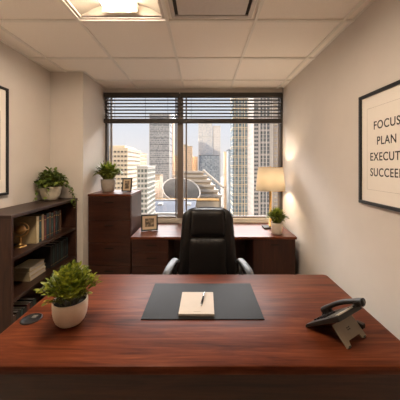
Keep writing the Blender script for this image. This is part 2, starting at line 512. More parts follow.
# ------------------------------------------------------------------ ceiling light and vent
def troffer(x0, y0, label):
    cx, cy = x0 + 0.34, y0 + 0.68
    r = thing('ceiling_light', label, 'ceiling light', (cx, cy, ZC), group='recessed ceiling lights')
    hw, hy = 0.326, 0.666
    fr_ = MB()
    fr_.box(-hw, hw, -hy, -hy + 0.02, -0.004, 0.012).box(-hw, hw, hy - 0.02, hy, -0.004, 0.012)
    fr_.box(-hw, -hw + 0.02, -hy + 0.02, hy - 0.02, -0.004, 0.012).box(hw - 0.02, hw, -hy + 0.02, hy - 0.02, -0.004, 0.012)
    fr_.build('frame', 'vent_grey', r)
    # curved side reflectors rising to the basket
    rf = MB()
    for sgn in (-1, 1):
        pr = []
        for k in range(9):
            a = k / 8
            pr.append((sgn * (0.306 - 0.176 * a), 0.012 + 0.075 * math.sin(a * PI / 2)))
        pr2 = [(a, z + 0.006) for a, z in reversed(pr)]
        poly = pr + pr2
        # prism with extrusion along y
        vs0 = [rf.bm.verts.new((a, -0.646, z)) for a, z in poly]
        vs1 = [rf.bm.verts.new((a, 0.646, z)) for a, z in poly]
        for k in range(8):
            for q in (vs0, vs1): pass
            rf.bm.faces.new((vs0[k], vs0[k + 1], vs1[k + 1], vs1[k]))
    rf.box(-0.306, 0.306, -0.652, -0.646, 0.0, 0.10).box(-0.306, 0.306, 0.646, 0.652, 0.0, 0.10)
    rf.build('reflector', 'reflector', r)
    quick('housing', 'vent_grey', r, (-0.31, 0.31, -0.65, 0.65, 0.13, 0.136))
    d = MB()
    for sgn in (-1, 1):
        c = sgn * 0.064
        pr = [(c + 0.058 * math.cos(PI + k * PI / 10), 0.062 + 0.048 * math.sin(PI + k * PI / 10)) for k in range(11)]
        vs0 = [d.bm.verts.new((a, -0.60, z)) for a, z in pr]
        vs1 = [d.bm.verts.new((a, 0.60, z)) for a, z in pr]
        for k in range(10): d.bm.faces.new((vs0[k], vs0[k + 1], vs1[k + 1], vs1[k]))
        d.bm.faces.new(vs0); d.bm.faces.new(vs1)
        d.bm.faces.new((vs0[0], vs0[10], vs1[10], vs1[0]))
    d.build('diffuser', 'diffuser', r)
    bk = MB()
    for yy in (-0.605, 0.600): bk.box(-0.128, 0.128, yy, yy + 0.006, 0.012, 0.09)
    bk.box(-0.003, 0.003, -0.60, 0.60, 0.05, 0.10)
    bk.build('basket', 'reflector', r)
    return r
troffer(-0.956, 0.57, 'glowing recessed ceiling light left of the vent, top edge of photo')


v = thing('ceiling_vent', 'square grey metal air vent in the ceiling right of the light', 'vent', (0.064, 1.59, ZC))
fr_ = MB()
for (a, b, c_, d_) in ((-0.326, 0.326, -0.326, -0.30), (-0.326, 0.326, 0.30, 0.326), (-0.326, -0.30, -0.30, 0.30), (0.30, 0.326, -0.30, 0.30)):
    fr_.box(a, b, c_, d_, -0.002, 0.010)
fr_.build('flange', 'tile', v)
fr_ = MB()
for (a, b, c_, d_) in ((-0.30, 0.30, -0.30, -0.272), (-0.30, 0.30, 0.272, 0.30), (-0.30, -0.272, -0.272, 0.272), (0.272, 0.30, -0.272, 0.272)):
    fr_.box(a, b, c_, d_, -0.012, 0.010)
fr_.build('frame', 'vent_grey', v)
cone = MB()
o_, i_ = 0.29, 0.22
for (z0, z1, o_, i_) in ((0.0, 0.06, 0.272, 0.22),):
    q = [(-o_, -o_, z0), (o_, -o_, z0), (o_, o_, z0), (-o_, o_, z0), (-i_, -i_, z1), (i_, -i_, z1), (i_, i_, z1), (-i_, i_, z1)]
    cone.add(q, ((0, 1, 5, 4), (1, 2, 6, 5), (2, 3, 7, 6), (3, 0, 4, 7), (4, 5, 6, 7)))
cone.build('duct_throat', 'vent_dark', v)
quick('drop_panel', 'vent_grey', v, (-0.245, 0.245, -0.245, 0.245, -0.022, -0.012), bevel=0.003)
for sx_ in (-0.2, 0.2):
    for sy_ in (-0.2, 0.2): quick('hanger', 'vent_dark', v, (sx_ - 0.006, sx_ + 0.006, sy_ - 0.006, sy_ + 0.006, -0.0115, 0.06))

# ------------------------------------------------------------------ desk
DX0, DX1, DY0, DY1, DZ = -1.0, 0.935, 1.03, 1.90, 0.75
desk = thing('desk', 'large cherry wood executive desk filling the foreground', 'desk', ((DX0 + DX1) / 2, (DY0 + DY1) / 2, 0))
hx, hy = (DX1 - DX0) / 2, (DY1 - DY0) / 2
mb = MB()
b = bmesh.new()
# top slab: rounded vertical corners, softened edges
T = 0.038
def rrect(hx, hy, r, n=8):
    pts = []
    for cx, cy, a0 in ((hx - r, hy - r, 0), (-hx + r, hy - r, PI / 2), (-hx + r, -hy + r, PI), (hx - r, -hy + r, 1.5 * PI)):
        for k in range(n + 1):
            a = a0 + k * PI / 2 / n
            pts.append((cx + r * math.cos(a), cy + r * math.sin(a)))
    return pts
def slab(mb, hx, hy, r, z0, z1, ed=0.006, center=(0, 0)):
    layers = [(ed, z0), (ed * 0.3, z0 + ed * 0.3), (0, z0 + ed), (0, z1 - ed), (ed * 0.3, z1 - ed * 0.3), (ed, z1)]
    rings = [[mb.bm.verts.new((center[0] + px, center[1] + py, z)) for px, py in rrect(hx - o, hy - o, r)] for o, z in layers]
    n = len(rings[0])
    for a_, b_ in zip(rings, rings[1:]):
        for i in range(n): mb.bm.faces.new((a_[i], a_[(i + 1) % n], b_[(i + 1) % n], b_[i]))
    mb.bm.faces.new(rings[0][::-1]); mb.bm.faces.new(rings[-1])
slab(mb, hx, hy, 0.03, DZ - T, DZ)
auto_smooth(mb.build('desktop', 'desk_wood', desk), 35)
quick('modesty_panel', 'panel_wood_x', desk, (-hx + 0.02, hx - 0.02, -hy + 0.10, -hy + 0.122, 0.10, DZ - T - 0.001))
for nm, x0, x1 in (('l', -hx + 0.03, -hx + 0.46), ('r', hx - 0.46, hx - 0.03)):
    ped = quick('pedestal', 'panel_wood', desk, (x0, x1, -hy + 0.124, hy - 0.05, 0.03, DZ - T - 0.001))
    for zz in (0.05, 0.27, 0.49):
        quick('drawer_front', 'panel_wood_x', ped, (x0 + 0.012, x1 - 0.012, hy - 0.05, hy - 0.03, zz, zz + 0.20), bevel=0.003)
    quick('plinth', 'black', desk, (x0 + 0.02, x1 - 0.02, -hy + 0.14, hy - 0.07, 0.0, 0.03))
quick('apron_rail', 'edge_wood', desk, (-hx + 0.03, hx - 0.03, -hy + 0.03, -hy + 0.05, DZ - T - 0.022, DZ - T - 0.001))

EPS = 0.0006
# cable grommet
gm = thing('cable_grommet', 'black oval cable grommet set in the left end of the desktop', 'grommet', (-0.925, 1.347, DZ + EPS))
MB().lathe([(0.052, 0), (0.052, 0.002), (0.048, 0.004), (0.044, 0.004), (0.042, 0.0025), (0.0, 0.0025)], 36, cap1=False).build('ring', 'plastic', gm, smooth=True)
quick('flap', 'vent_dark', gm, (-0.006, 0.020, 0.004, 0.030, 0.0026, 0.0042), bevel=0.0008)

# desk pad, notepad, pen
pad = tag(quick('desk_pad', 'pad', None, (-0.334, 0.330, 1.339, 1.744, 0, 0.004), bevel=0.0015), 'black leather desk pad on the desk in front of the chair', 'desk pad')
pad.location.z = DZ + EPS
PZ = DZ + EPS + 0.004
npd = thing('notepad', 'blank cream notepad lying on the black desk pad', 'notepad', (-0.035, 1.48, PZ + EPS), math.radians(-0.5))
quick('pages', 'paper', npd, (-0.098, 0.098, -0.118, 0.118, 0.002, 0.013), bevel=0.0008)
quick('backing_board', 'stand', npd, (-0.098, 0.098, -0.118, 0.118, 0.0, 0.0018))
quick('imprint', 'stand', npd, (-0.016, 0.022, -0.096, -0.093, 0.0131, 0.0133))
pen = thing('pen', 'black ballpoint pen lying slantwise on the notepad', 'pen', (-0.002, 1.50, PZ + EPS + 0.0132 + 0.0062), math.radians(-8))
p0 = Vector((0, -0.07, 0)); 
MB().tube([(0, -0.05, 0), (0, 0.02, 0), (0, 0.068, 0), (0, 0.072, 0)], [0.0055, 0.006, 0.0055, 0.004], 14).build('barrel', 'plastic', pen, smooth=True)
MB().tube([(0, -0.0705, 0), (0, -0.066, 0), (0, -0.0505, 0)], [0.001, 0.0025, 0.0052], 14).build('tip', 'chrome', pen, smooth=True)
MB().box(-0.0012, 0.0012, 0.028, 0.066, 0.0066, 0.0082).box(-0.0012, 0.0012, 0.060, 0.066, 0.004, 0.0068).build('clip', 'chrome', pen)
MB().tube([(0, 0.0722, 0), (0, 0.079, 0)], 0.003, 12).build('push_button', 'chrome', pen)

# ------------------------------------------------------------------ telephone
ph = thing('desk_telephone', 'dark desk telephone seen from behind, on right of desk', 'telephone', (0.646, 1.122, DZ + EPS))
ph.rotation_euler = (0, 0, math.atan2(0.53, 0.85))      # local x = width, local y = towards the user
# body: wedge slab, rear edge high
W = 0.178
fv, fz, rv, rz = 0.194, 0.002, 0.020, 0.121
dv, dz = (rv - fv), (rz - fz)
L = math.hypot(dv, dz); tv, tz = dv / L, dz / L          # along the slab, front to rear
nv, nz = tz * 1.0, -tv * 1.0                              # upward normal
if nz < 0: nv, nz = -nv, -nz
def S2(a, h): return (fv + tv * a + nv * h, fz + tz * a + nz * h)
body = MB()
prof = [S2(0, 0), S2(0.0, 0.006), S2(0.012, 0.013), S2(L - 0.006, 0.024), S2(L, 0.018), S2(L, 0.0)]
body.prism(prof, 0, -0.024, W)
bo = body.build('body', 'phone', ph)
bev = bo.modifiers.new('bevel', 'BEVEL'); bev.width = 0.003; bev.segments = 2; bev.limit_method = 'ANGLE'
# display edge: the rear edge highlight is put in as a pale strip
tr_ = MB(); tr_.prism([S2(L - 0.018, 0.0230), S2(L - 0.018, 0.0262), S2(L - 0.003, 0.0272), S2(L - 0.001, 0.022)], 0, -0.010, 0.118)
tr_.build('display_edge_glint', 'silver', ph)
sc_ = MB(); sc_.prism([S2(L - 0.066, 0.0205), S2(L - 0.066, 0.0222), S2(L - 0.022, 0.0248), S2(L - 0.022, 0.0228)], 0, -0.006, 0.112)
sc_.build('display', 'vent_dark', ph)
for i in range(4):
    for j in range(3):
        a0 = 0.030 + i * 0.022
        k = MB(); h0 = 0.0135 + (a0 / L) * 0.0105
        k.prism([S2(a0, h0 - 0.002), S2(a0, h0 + 0.0035), S2(a0 + 0.013, h0 + 0.0048), S2(a0 + 0.013, h0 - 0.001)], 0, 0.024 + j * 0.030, 0.045 + j * 0.030)
        k.build('key', 'plastic', ph)
# cradle and handset on the far side
hs = MB()
pts = []; rr = []; rb = []
for k in range(15):
    a = 0.012 + (L + 0.028) * k / 14
    s = k / 14
    arch = 0.030 + 0.019 * math.sin(PI * s) ** 0.8
    v_, z_ = S2(a, arch)
    pts.append((0.148, v_, z_))
    end = max(0, 1 - min(s, 1 - s) * 5.2)
    rr.append(0.020 + 0.007 * end); rb.append(0.012 + 0.007 * end)
hs.tube(pts, rr, 14, rx=rb)
for a in (0.032, L + 0.020):                              # ear and mouth cups
    c = Vector((0.148, *S2(a, 0.029)))
    b = bmesh.new(); bmesh.ops.create_cone(b, cap_ends=True, segments=20, radius1=0.023, radius2=0.027, depth=0.022)
    ang = math.atan2(nv, nz)
    hs.merge(b, Matrix.Translation(c) @ Matrix.Rotation(-ang, 4, 'X'))
hso = hs.build('handset', 'phone', ph); auto_smooth(hso, 50)
cd = MB(); cd.prism([S2(0.006, 0.011), S2(0.006, 0.021), S2(0.044, 0.022), S2(0.044, 0.016)], 0, 0.122, 0.174)
cd.build('cradle', 'plastic', ph); cd = MB()
cd.prism([S2(L - 0.034, 0.019), S2(L - 0.034, 0.026), S2(L - 0.004, 0.027), S2(L - 0.004, 0.022)], 0, 0.122, 0.174)
cd.build('cradle', 'plastic', ph)
# stand: slanted taupe plate with two feet and a cut-out between them
sd = MB()
V0 = Vector((0, 0.000, 0.003)); V1 = Vector((0, 0.070, 0.071))
al = (V1 - V0); ln = al.length; al.normalize(); nn = Vector((0, -al.z, al.y))
outline = [(0.0, 0.0), (0.030, 0.0), (0.036, 0.020), (0.128, 0.020), (0.134, 0.0), (0.165, 0.0), (0.165, ln), (0.0, ln)]
bot = [V0 + Vector((x_, 0, 0)) + al * s_ for x_, s_ in outline]
top = [p_ + nn * 0.006 for p_ in bot]
n_ = len(outline)
sd.add(bot + top, [list(range(n_ - 1, -1, -1)), list(range(n_, 2 * n_))] + [(i, (i + 1) % n_, (i + 1) % n_ + n_, i + n_) for i in range(n_)])
sdo = sd.build('stand', 'stand', ph)
for x_ in (0.010, 0.142):
    MB().box(x_, x_ + 0.018, -0.004, 0.010, 0.0, 0.010, bevel=0.002).build('rubber_foot', 'plastic', sdo)
em = MB()
for q in (0.070, 0.084):
    for s_ in (0.052, 0.060):
        pp = [V0 + Vector((q + a, 0, 0)) + al * (s_ + b_) + nn * 0.0064 for a, b_ in ((0, 0), (0.010, 0), (0.010, 0.004), (0, 0.004))]
        em.add(pp, ((0, 1, 2, 3),))
em.build('moulded_mark', 'plastic', sdo)
MB().box(0.168, 0.196, 0.014, 0.052, 0.022, 0.046, bevel=0.004).build('side_block', 'phone', ph)  # small dark block beside the body, raised off the desk

# ------------------------------------------------------------------ plants
def rnd(a, b): return random.uniform(a, b)

def pot_mesh(prof, t=0.006):
    """outer profile (r,z) bottom to rim -> closed pot with inner wall"""
    inner = [(max(0.004, r - t), z) for r, z in reversed(prof) if z > prof[0][1] + 0.02]
    full = [(0.001, prof[0][1])] + prof + [(prof[-1][0] - t * 0.5, prof[-1][1] + 0.002)] + inner + [(0.001, inner[-1][1])]
    return MB().lathe(full, 40, cap0=False, cap1=False)

def bush(name, label, loc, prof, mat_pot, mat_leaf_, R, H, nst, leaflen, leafw, style, cat='plant', sx_=1.0, xmin=-9, xmax=9):
    r = thing(name, label, cat, loc)
    pot_mesh(prof).build('pot', mat_pot, r, smooth=True)
    rim_r, rim_z = prof[-1]
    MB().lathe([(rim_r - 0.008, rim_z - 0.014), (0.001, rim_z - 0.008)], 24, cap0=False, cap1=False).build('soil', 'soil', r)
    fol, stm = MB(), MB()
    zs = rim_z - 0.012
    for i in range(nst):
        a = i * 2.39996 + rnd(-0.2, 0.2)
        q = math.sqrt((i + 0.5) / nst)
        lean = q * 1.0
        root = Vector((math.cos(a) * rim_r * 0.6 * q, math.sin(a) * rim_r * 0.6 * q, zs))
        if style == 'sprig':
            tip = Vector((math.cos(a) * R * q * rnd(0.85, 1.08) * sx_, math.sin(a) * R * q * rnd(0.85, 1.05), rim_z + H * (1 - 0.66 * q ** 2.2) * rnd(0.82, 1.06)))
        else:
            tip = Vector((math.cos(a) * R * q * rnd(0.88, 1.04), math.sin(a) * R * q * rnd(0.88, 1.04), rim_z + H * (0.98 - 0.62 * q ** 2.4) * rnd(0.82, 1.05)))
        mid = root.lerp(tip, 0.5) + Vector((0, 0, (0.18 if style == 'sprig' else 0.42) * H * q))
        pts = []
        for k in range(7):
            s = k / 6
            pts.append((1 - s) ** 2 * root + 2 * s * (1 - s) * mid + s * s * tip)
        stm.tube(pts, 0.0014, 5)
        for k in range(1, 7):
            d = (pts[k] - pts[k - 1]).normalized()
            side = d.cross(Vector((0, 0, 1)))
            if side.length < 0.05: side = Vector((math.cos(a + 1.5), math.sin(a + 1.5), 0))
            side.normalize()
            upv = side.cross(d)
            if style == 'sprig':
                if k == 1: continue
                for sgn in (-1, 1):
                    dd = d * 0.6 + side * sgn * rnd(0.6, 1.0) + upv * rnd(-0.1, 0.4)
                    fol.leaf(pts[k] - d * rnd(0, 0.01), dd, upv + Vector((rnd(-.4, .4), rnd(-.4, .4), rnd(0, .4))), leaflen * rnd(0.75, 1.15), leafw * rnd(0.8, 1.1), rnd(0.0, 0.3), 0.5)
                if k == 6: fol.leaf(pts[k], d, upv, leaflen, leafw, 0.1)
                if k in (4, 5):
                    fol.leaf(pts[k], d + Vector((rnd(-.8, .8), rnd(-.8, .8), rnd(0, .8))), Vector((0, 0, 1)), leaflen * 0.9, leafw, 0.1)
            elif style == 'fern':
                for sgn in (-1, 1):
                    for h in (0.0, 0.5):
                        base = pts[k].lerp(pts[k - 1], h)
                        dd = d * 0.75 + side * sgn * 0.7 + upv * rnd(0, 0.3)
                        fol.leaf(base, dd, upv, leaflen * rnd(0.8, 1.15) * (1.1 - 0.5 * k / 6), leafw, rnd(0.0, 0.25), 0.4)
                if k == 6: fol.leaf(pts[k], d, upv, leaflen * 1.2, leafw, 0.1)
    for vv in list(fol.bm.verts) + list(stm.bm.verts):
        if vv.co.x < xmin: vv.co.x = xmin + 0.15 * (vv.co.x - xmin) + 0.006
        if vv.co.x > xmax: vv.co.x = xmax + 0.15 * (vv.co.x - xmax) - 0.006
    stm.build('stems', 'stem', r)
    fo = fol.build('foliage', mat_leaf_, r, smooth=False, fixn=False)
    return r

# desk plant: rounded white pot, bushy small leaves
bush('potted_plant', 'bushy green plant in a rounded white pot on the desk', (-0.70, 1.32, DZ + EPS),
     [(0.044, 0.0), (0.058, 0.004), (0.070, 0.018), (0.079, 0.042), (0.084, 0.072), (0.0855, 0.10), (0.085, 0.122)], 'pot_white', 'leaf_desk',
     0.138, 0.162, 50, 0.036, 0.022, 'sprig')
CABZ, CREZ, SHZ = 1.22, 0.735, 1.19
bush('potted_plant', 'leafy green plant in a stone grey pot on the tall cabinet', (-1.262, 3.33, CABZ + EPS),
     [(0.060, 0.0), (0.070, 0.006), (0.082, 0.04), (0.090, 0.09), (0.093, 0.14), (0.094, 0.17)], 'pot_grey', 'leaf_fern',
     0.190, 0.200, 90, 0.052, 0.018, 'fern', xmin=-0.148)
bush('potted_plant', 'small feathery green plant in a white pot beneath the lamp', (0.912, 3.09, CREZ + EPS),
     [(0.058, 0.0), (0.064, 0.005), (0.067, 0.05), (0.070, 0.10), (0.072, 0.135)], 'pot_white', 'leaf_fern',
     0.135, 0.165, 80, 0.036, 0.010, 'fern')

# trailing plant on the bookshelf
iv = thing('potted_plant', 'trailing leafy plant in a mottled cream pot on the bookshelf', 'plant', (-1.695, 2.78, SHZ + EPS))
pot_mesh([(0.058, 0.0), (0.070, 0.005), (0.088, 0.035), (0.100, 0.075), (0.105, 0.115), (0.107, 0.15)]).build('pot', 'pot_cream', iv, smooth=True)
MB().lathe([(0.098, 0.136), (0.001, 0.142)], 24, cap0=False, cap1=False).build('soil', 'soil', iv)
fol, stm = MB(), MB()
def vine(pts, n, L_, W_):
    stm.tube(pts, 0.0017, 5)
    seg = len(pts) - 1
    for k in range(n):
        s = (k + rnd(0.1, 0.9)) / n * seg
        i = min(int(s), seg - 1)
        p_ = Vector(pts[i]).lerp(Vector(pts[i + 1]), s - i)
        d = (Vector(pts[i + 1]) - Vector(pts[i])).normalized()
        dd = d * 0.35 + Vector((rnd(-1, 1), rnd(-1, 1), rnd(-0.3, 0.5)))
        if p_.x + dd.normalized().x * L_ * 1.1 < -0.118: dd.x = abs(dd.x)
        fol.leaf(p_, dd, Vector((rnd(-.3, .3), rnd(-.3, .3), 1)), L_ * rnd(0.7, 1.15), W_ * rnd(0.8, 1.1), rnd(0.1, 0.4), 0.4)
def bez(a, b, c, n=8):
    a, b, c = Vector(a), Vector(b), Vector(c)
    return [(1 - s) ** 2 * a + 2 * s * (1 - s) * b + s * s * c for s in [i / n for i in range(n + 1)]]
for i in range(46):
    a = i * 2.39996
    q = math.sqrt((i + 0.5) / 46)
    root = (0.07 * q * math.cos(a), 0.07 * q * math.sin(a), 0.138)
    tx = max(-0.105, 0.19 * q * math.cos(a) * rnd(0.85, 1.05)); ty = 0.20 * q * math.sin(a) * rnd(0.85, 1.05)
    if ty > 0.17: ty = 0.17
    tz = 0.15 + 0.17 * (1 - 0.85 * q ** 2) * rnd(0.8, 1.1)
    vine(bez(root, (tx * 0.6, ty * 0.6, tz + 0.05), (tx, ty, tz), 6), 7, 0.062, 0.046)
# trailing strands: over the shelf front and along its top
vine(bez((0.06, 0.03, 0.14), (0.20, 0.05, 0.22), (0.238, 0.075, -0.01), 8) + [Vector((0.246, 0.07, -0.05)), Vector((0.244, 0.06, -0.11))], 18, 0.042, 0.03)
vine(bez((0.06, -0.03, 0.14), (0.21, -0.02, 0.24), (0.24, 0.01, 0.03), 8) + [Vector((0.246, 0.02, -0.03))], 14, 0.044, 0.03)
vine(bez((0.05, 0.06, 0.14), (0.17, 0.12, 0.22), (0.17, 0.145, 0.03), 8), 12, 0.044, 0.03)
vine(bez((-0.02, -0.07, 0.14), (-0.02, -0.21, 0.24), (0.00, -0.24, 0.03), 8), 14, 0.046, 0.032)
vine(bez((0.03, -0.07, 0.14), (0.06, -0.17, 0.21), (0.07, -0.19, 0.05), 8), 10, 0.044, 0.032)
for vv in list(fol.bm.verts) + list(stm.bm.verts):
    if vv.co.x < 0.222 and vv.co.z < 0.004: vv.co.z = 0.004
stm.build('stems', 'stem', iv)
fol.build('foliage', 'leaf_ivy', iv, fixn=False)

# ------------------------------------------------------------------ bookshelf
BX0, BX1, BY0, BY1 = XL + 0.003, -1.487, 1.936, 2.95
bs = thing('bookshelf', 'low dark wood open bookshelf against the left wall', 'bookshelf', ((BX0 + BX1) / 2, (BY0 + BY1) / 2, 0))
hx_, hy_ = (BX1 - BX0) / 2, (BY1 - BY0) / 2
quick('top', 'shelf_wood', bs, (-hx_, hx_ + 0.006, -hy_ - 0.006, hy_ + 0.006, SHZ - 0.028, SHZ), bevel=0.003)
quick('side_panel', 'shelf_wood_z', bs, (-hx_, hx_, -hy_, -hy_ + 0.025, 0, SHZ - 0.0285), bevel=0.002)
quick('side_panel', 'shelf_wood_z', bs, (-hx_, hx_, hy_ - 0.025, hy_, 0, SHZ - 0.0285), bevel=0.002)
quick('back_panel', 'shelf_wood_z', bs, (-hx_, -hx_ + 0.01, -hy_ + 0.0255, hy_ - 0.0255, 0.05, SHZ - 0.0285))
SH = [0.85, 0.52, 0.105]
for z in SH:
    quick('shelf', 'shelf_wood', bs, (-hx_ + 0.0105, hx_ - 0.002, -hy_ + 0.0255, hy_ - 0.0255, z - 0.025, z), bevel=0.002)
quick('kick_board', 'shelf_wood', bs, (hx_ - 0.02, hx_ - 0.005, -hy_ + 0.0255, hy_ - 0.0255, 0.0, 0.078))

# books
bookmats = {}
def bmat(col):
    if col not in bookmats:
        bookmats[col] = mat_plain('book_cloth', col, 0.6, noise=0.08, nscale=60)
    return bookmats[col]
gold = mat_plain('gilt_lettering', (0.42, 0.28, 0.09), 0.4, metal=0.6)
def book(th, h, d, col, label, group, loc, rz=0.0, bands=((0.80, 0.01), (0.16, 0.006)), flat=False):
    """upright book: thickness along y from loc, spine towards +x"""
    r = thing('book', label, 'book', loc, rz, group)
    cv = MB()
    cv.box(-d, -0.0, 0, 0.0025, 0, h).box(-d, 0, th - 0.0025, th, 0, h).box(-0.004, 0.0, 0.0025, th - 0.0025, 0, h)
    cv.build('cover', bmat(col), r)
    quick('pages', 'paper', r, (-d + 0.004, -0.0045, 0.003, th - 0.003, 0.003, h - 0.004))
    for q, hh in bands:
        quick('spine_band', gold, r, (-0.0002, 0.0006, 0.003, th - 0.003, h * q, h * q + hh))
    return r
CR, TN, GR, RD, TL_, BK, BR = (0.50, 0.39, 0.22), (0.36, 0.24, 0.12), (0.022, 0.05, 0.045), (0.12, 0.03, 0.022), (0.02, 0.045, 0.05), (0.02, 0.018, 0.018), (0.09, 0.045, 0.025)
y = 2.32
row = [
 (0.036, 0.250, CR, 'thick tan hardback standing nearest the globe, its cover facing out'),
 (0.032, 0.246, GR, 'dark green book between the two pale books on upper shelf'),
 (0.032, 0.252, TN, 'pale tan book standing between a dark green and a red book'),
 (0.034, 0.238, RD, 'dark red book right of the second pale book on upper shelf'),
 (0.038, 0.250, TL_, 'dark teal book just right of the first dark red book'),
 (0.030, 0.255, BR, 'brown book standing right of the dark teal book, upper shelf'),
 (0.036, 0.240, GR, 'dark green book in the right half of the upper row'),
 (0.030, 0.252, RD, 'second dark red book, right half of the upper row'),
 (0.034, 0.246, TL_, 'dark teal book third from the right on upper shelf'),
 (0.028, 0.236, BK, 'black book second from the right on upper shelf'),
 (0.034, 0.244, BR, 'brown book at the right end of the upper shelf row'),
]
for th, h, col, lab in row:
    book(th, h, 0.19 if col != CR else 0.215, col, lab, 'hardbacks standing on the upper shelf', (-1.545, y, SH[0] + EPS), bands=((0.80, 0.008), (0.12, 0.005)) if col not in (CR, TN) else ((0.84, 0.004),))
    y += th + 0.004
# middle shelf: row of dark books behind the flat stack
y = 2.56
ords = ['first', 'second', 'third', 'fourth', 'fifth', 'sixth', 'seventh', 'eighth', 'ninth']
for k in range(9):
    th = [0.034, 0.030, 0.036, 0.030, 0.034, 0.038, 0.030, 0.034, 0.032][k]
    h = [0.225, 0.22, 0.228, 0.215, 0.225, 0.222, 0.23, 0.22, 0.225][k]
    col = [BK, GR, BK, TL_, BK, GR, BK, BK, TL_][k]
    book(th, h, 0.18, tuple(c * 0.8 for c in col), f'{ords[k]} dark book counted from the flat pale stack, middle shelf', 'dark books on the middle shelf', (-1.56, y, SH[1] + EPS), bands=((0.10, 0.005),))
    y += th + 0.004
# bottom shelf
y = 1.99
for k in range(8):
    th = [0.036, 0.032, 0.040, 0.034, 0.038, 0.034, 0.036, 0.040][k]
    h = [0.25, 0.245, 0.255, 0.25, 0.24, 0.25, 0.245, 0.25][k]
    col = [BK, BR, BK, GR, BK, RD, BK, GR][k]
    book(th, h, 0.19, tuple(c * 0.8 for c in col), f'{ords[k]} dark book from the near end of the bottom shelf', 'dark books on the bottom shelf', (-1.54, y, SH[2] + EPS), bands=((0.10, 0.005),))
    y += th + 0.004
# three pale books lying flat
for k, (lab, dw, sh_) in enumerate((('pale buff book at the bottom of the flat stack of three', 0.0, 0.004), ('pale buff book in the middle of the flat stack of three', 0.002, -0.002), ('pale buff book on top of the flat stack of three', -0.004, 0.0))):
    r = thing('book', lab, 'book', (-1.660 + sh_, 2.39 + sh_ * 0.5, SH[1] + EPS + k * 0.0402), 0, 'pale books lying flat on the middle shelf')
    hw_, hl_ = 0.083 + dw, 0.115 + dw
    cv = MB(); cv.box(-hw_, hw_, -hl_, hl_, 0, 0.003).box(-hw_, hw_, -hl_, hl_, 0.036, 0.039).box(-hw_, hw_, -hl_, -hl_ + 0.004, 0.003, 0.036)
    cv.build('cover', bmat((0.45, 0.36, 0.22)), r)
    quick('pages', 'paper', r, (-hw_ + 0.005, hw_ - 0.005, -hl_ + 0.0045, hl_ - 0.005, 0.0032, 0.0358))

# brass globe
gl = thing('desk_globe', 'small antique brass globe on a stand, upper bookshelf', 'globe', (-1.632, 2.235, SH[0] + EPS), 0.5)
MB().lathe([(0.048, 0), (0.048, 0.006), (0.040, 0.012), (0.022, 0.017), (0.012, 0.026), (0.008, 0.05), (0.012, 0.062), (0.008, 0.072), (0.006, 0.088)], 24).build('base', 'brass', gl, smooth=True)
arc = MB()
ap = [(0.062 * math.cos(a), 0, 0.150 + 0.062 * math.sin(a)) for a in [math.radians(-120 + 12 * k) for k in range(18)]]
arc.tube(ap, 0.004, 8, up=(0, 1, 0)); arc.build('meridian_arm', 'brass', gl, smooth=True)
globe_m = mat_plain('globe_map_gilt', (0.42, 0.25, 0.09), 0.3, metal=0.35, noise=0.5, nscale=14)
MB().sphere((0, 0, 0.150), 0.043, 24, 16).build('sphere', globe_m, gl, smooth=True)
ring = MB()
b = bmesh.new()
for k in range(33): pass
ring.tube([(0.0605 * math.cos(2 * PI * k / 24), 0.0605 * math.sin(2 * PI * k / 24), 0.150) for k in range(25)], 0.0025, 6); b.free()
ring.build('equator_ring', 'brass', gl, smooth=True)
MB().sphere((0, 0, 0.212), 0.006, 10, 8).build('finial', 'brass', gl, smooth=True)

# ------------------------------------------------------------------ tall cabinet
CX0, CX1, CY0, CY1 = XC + 0.004, -0.892, 3.09, 3.622
cb_ = thing('filing_cabinet', 'tall dark cherry wood filing cabinet in the window corner', 'cabinet', ((CX0 + CX1) / 2, (CY0 + CY1) / 2, 0))
hx_, hy_ = (CX1 - CX0) / 2, (CY1 - CY0) / 2
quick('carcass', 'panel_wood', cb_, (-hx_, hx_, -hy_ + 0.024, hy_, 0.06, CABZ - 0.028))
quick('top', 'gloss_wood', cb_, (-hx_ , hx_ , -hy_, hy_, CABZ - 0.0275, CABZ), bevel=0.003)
quick('plinth', 'black', cb_, (-hx_ + 0.01, hx_ - 0.01, -hy_ + 0.04, hy_ - 0.01, 0, 0.0595))
zt = CABZ - 0.036
for dh in (0.29, 0.28, 0.28, 0.26):
    dr = quick('drawer', 'panel_wood_x', cb_, (-hx_ + 0.006, hx_ - 0.006, -hy_ + 0.002, -hy_ + 0.0235, zt - dh + 0.006, zt), bevel=0.003)
    hb = MB(); hb.box(-0.055, 0.055, -hy_ - 0.016, -hy_ - 0.008, zt - 0.068, zt - 0.056, bevel=0.003)
    for q in (-0.048, 0.040): hb.box(q, q + 0.008, -hy_ - 0.009, -hy_ + 0.003, zt - 0.066, zt - 0.058)
    hb.build('handle', 'dark_metal', dr)
    zt -= dh

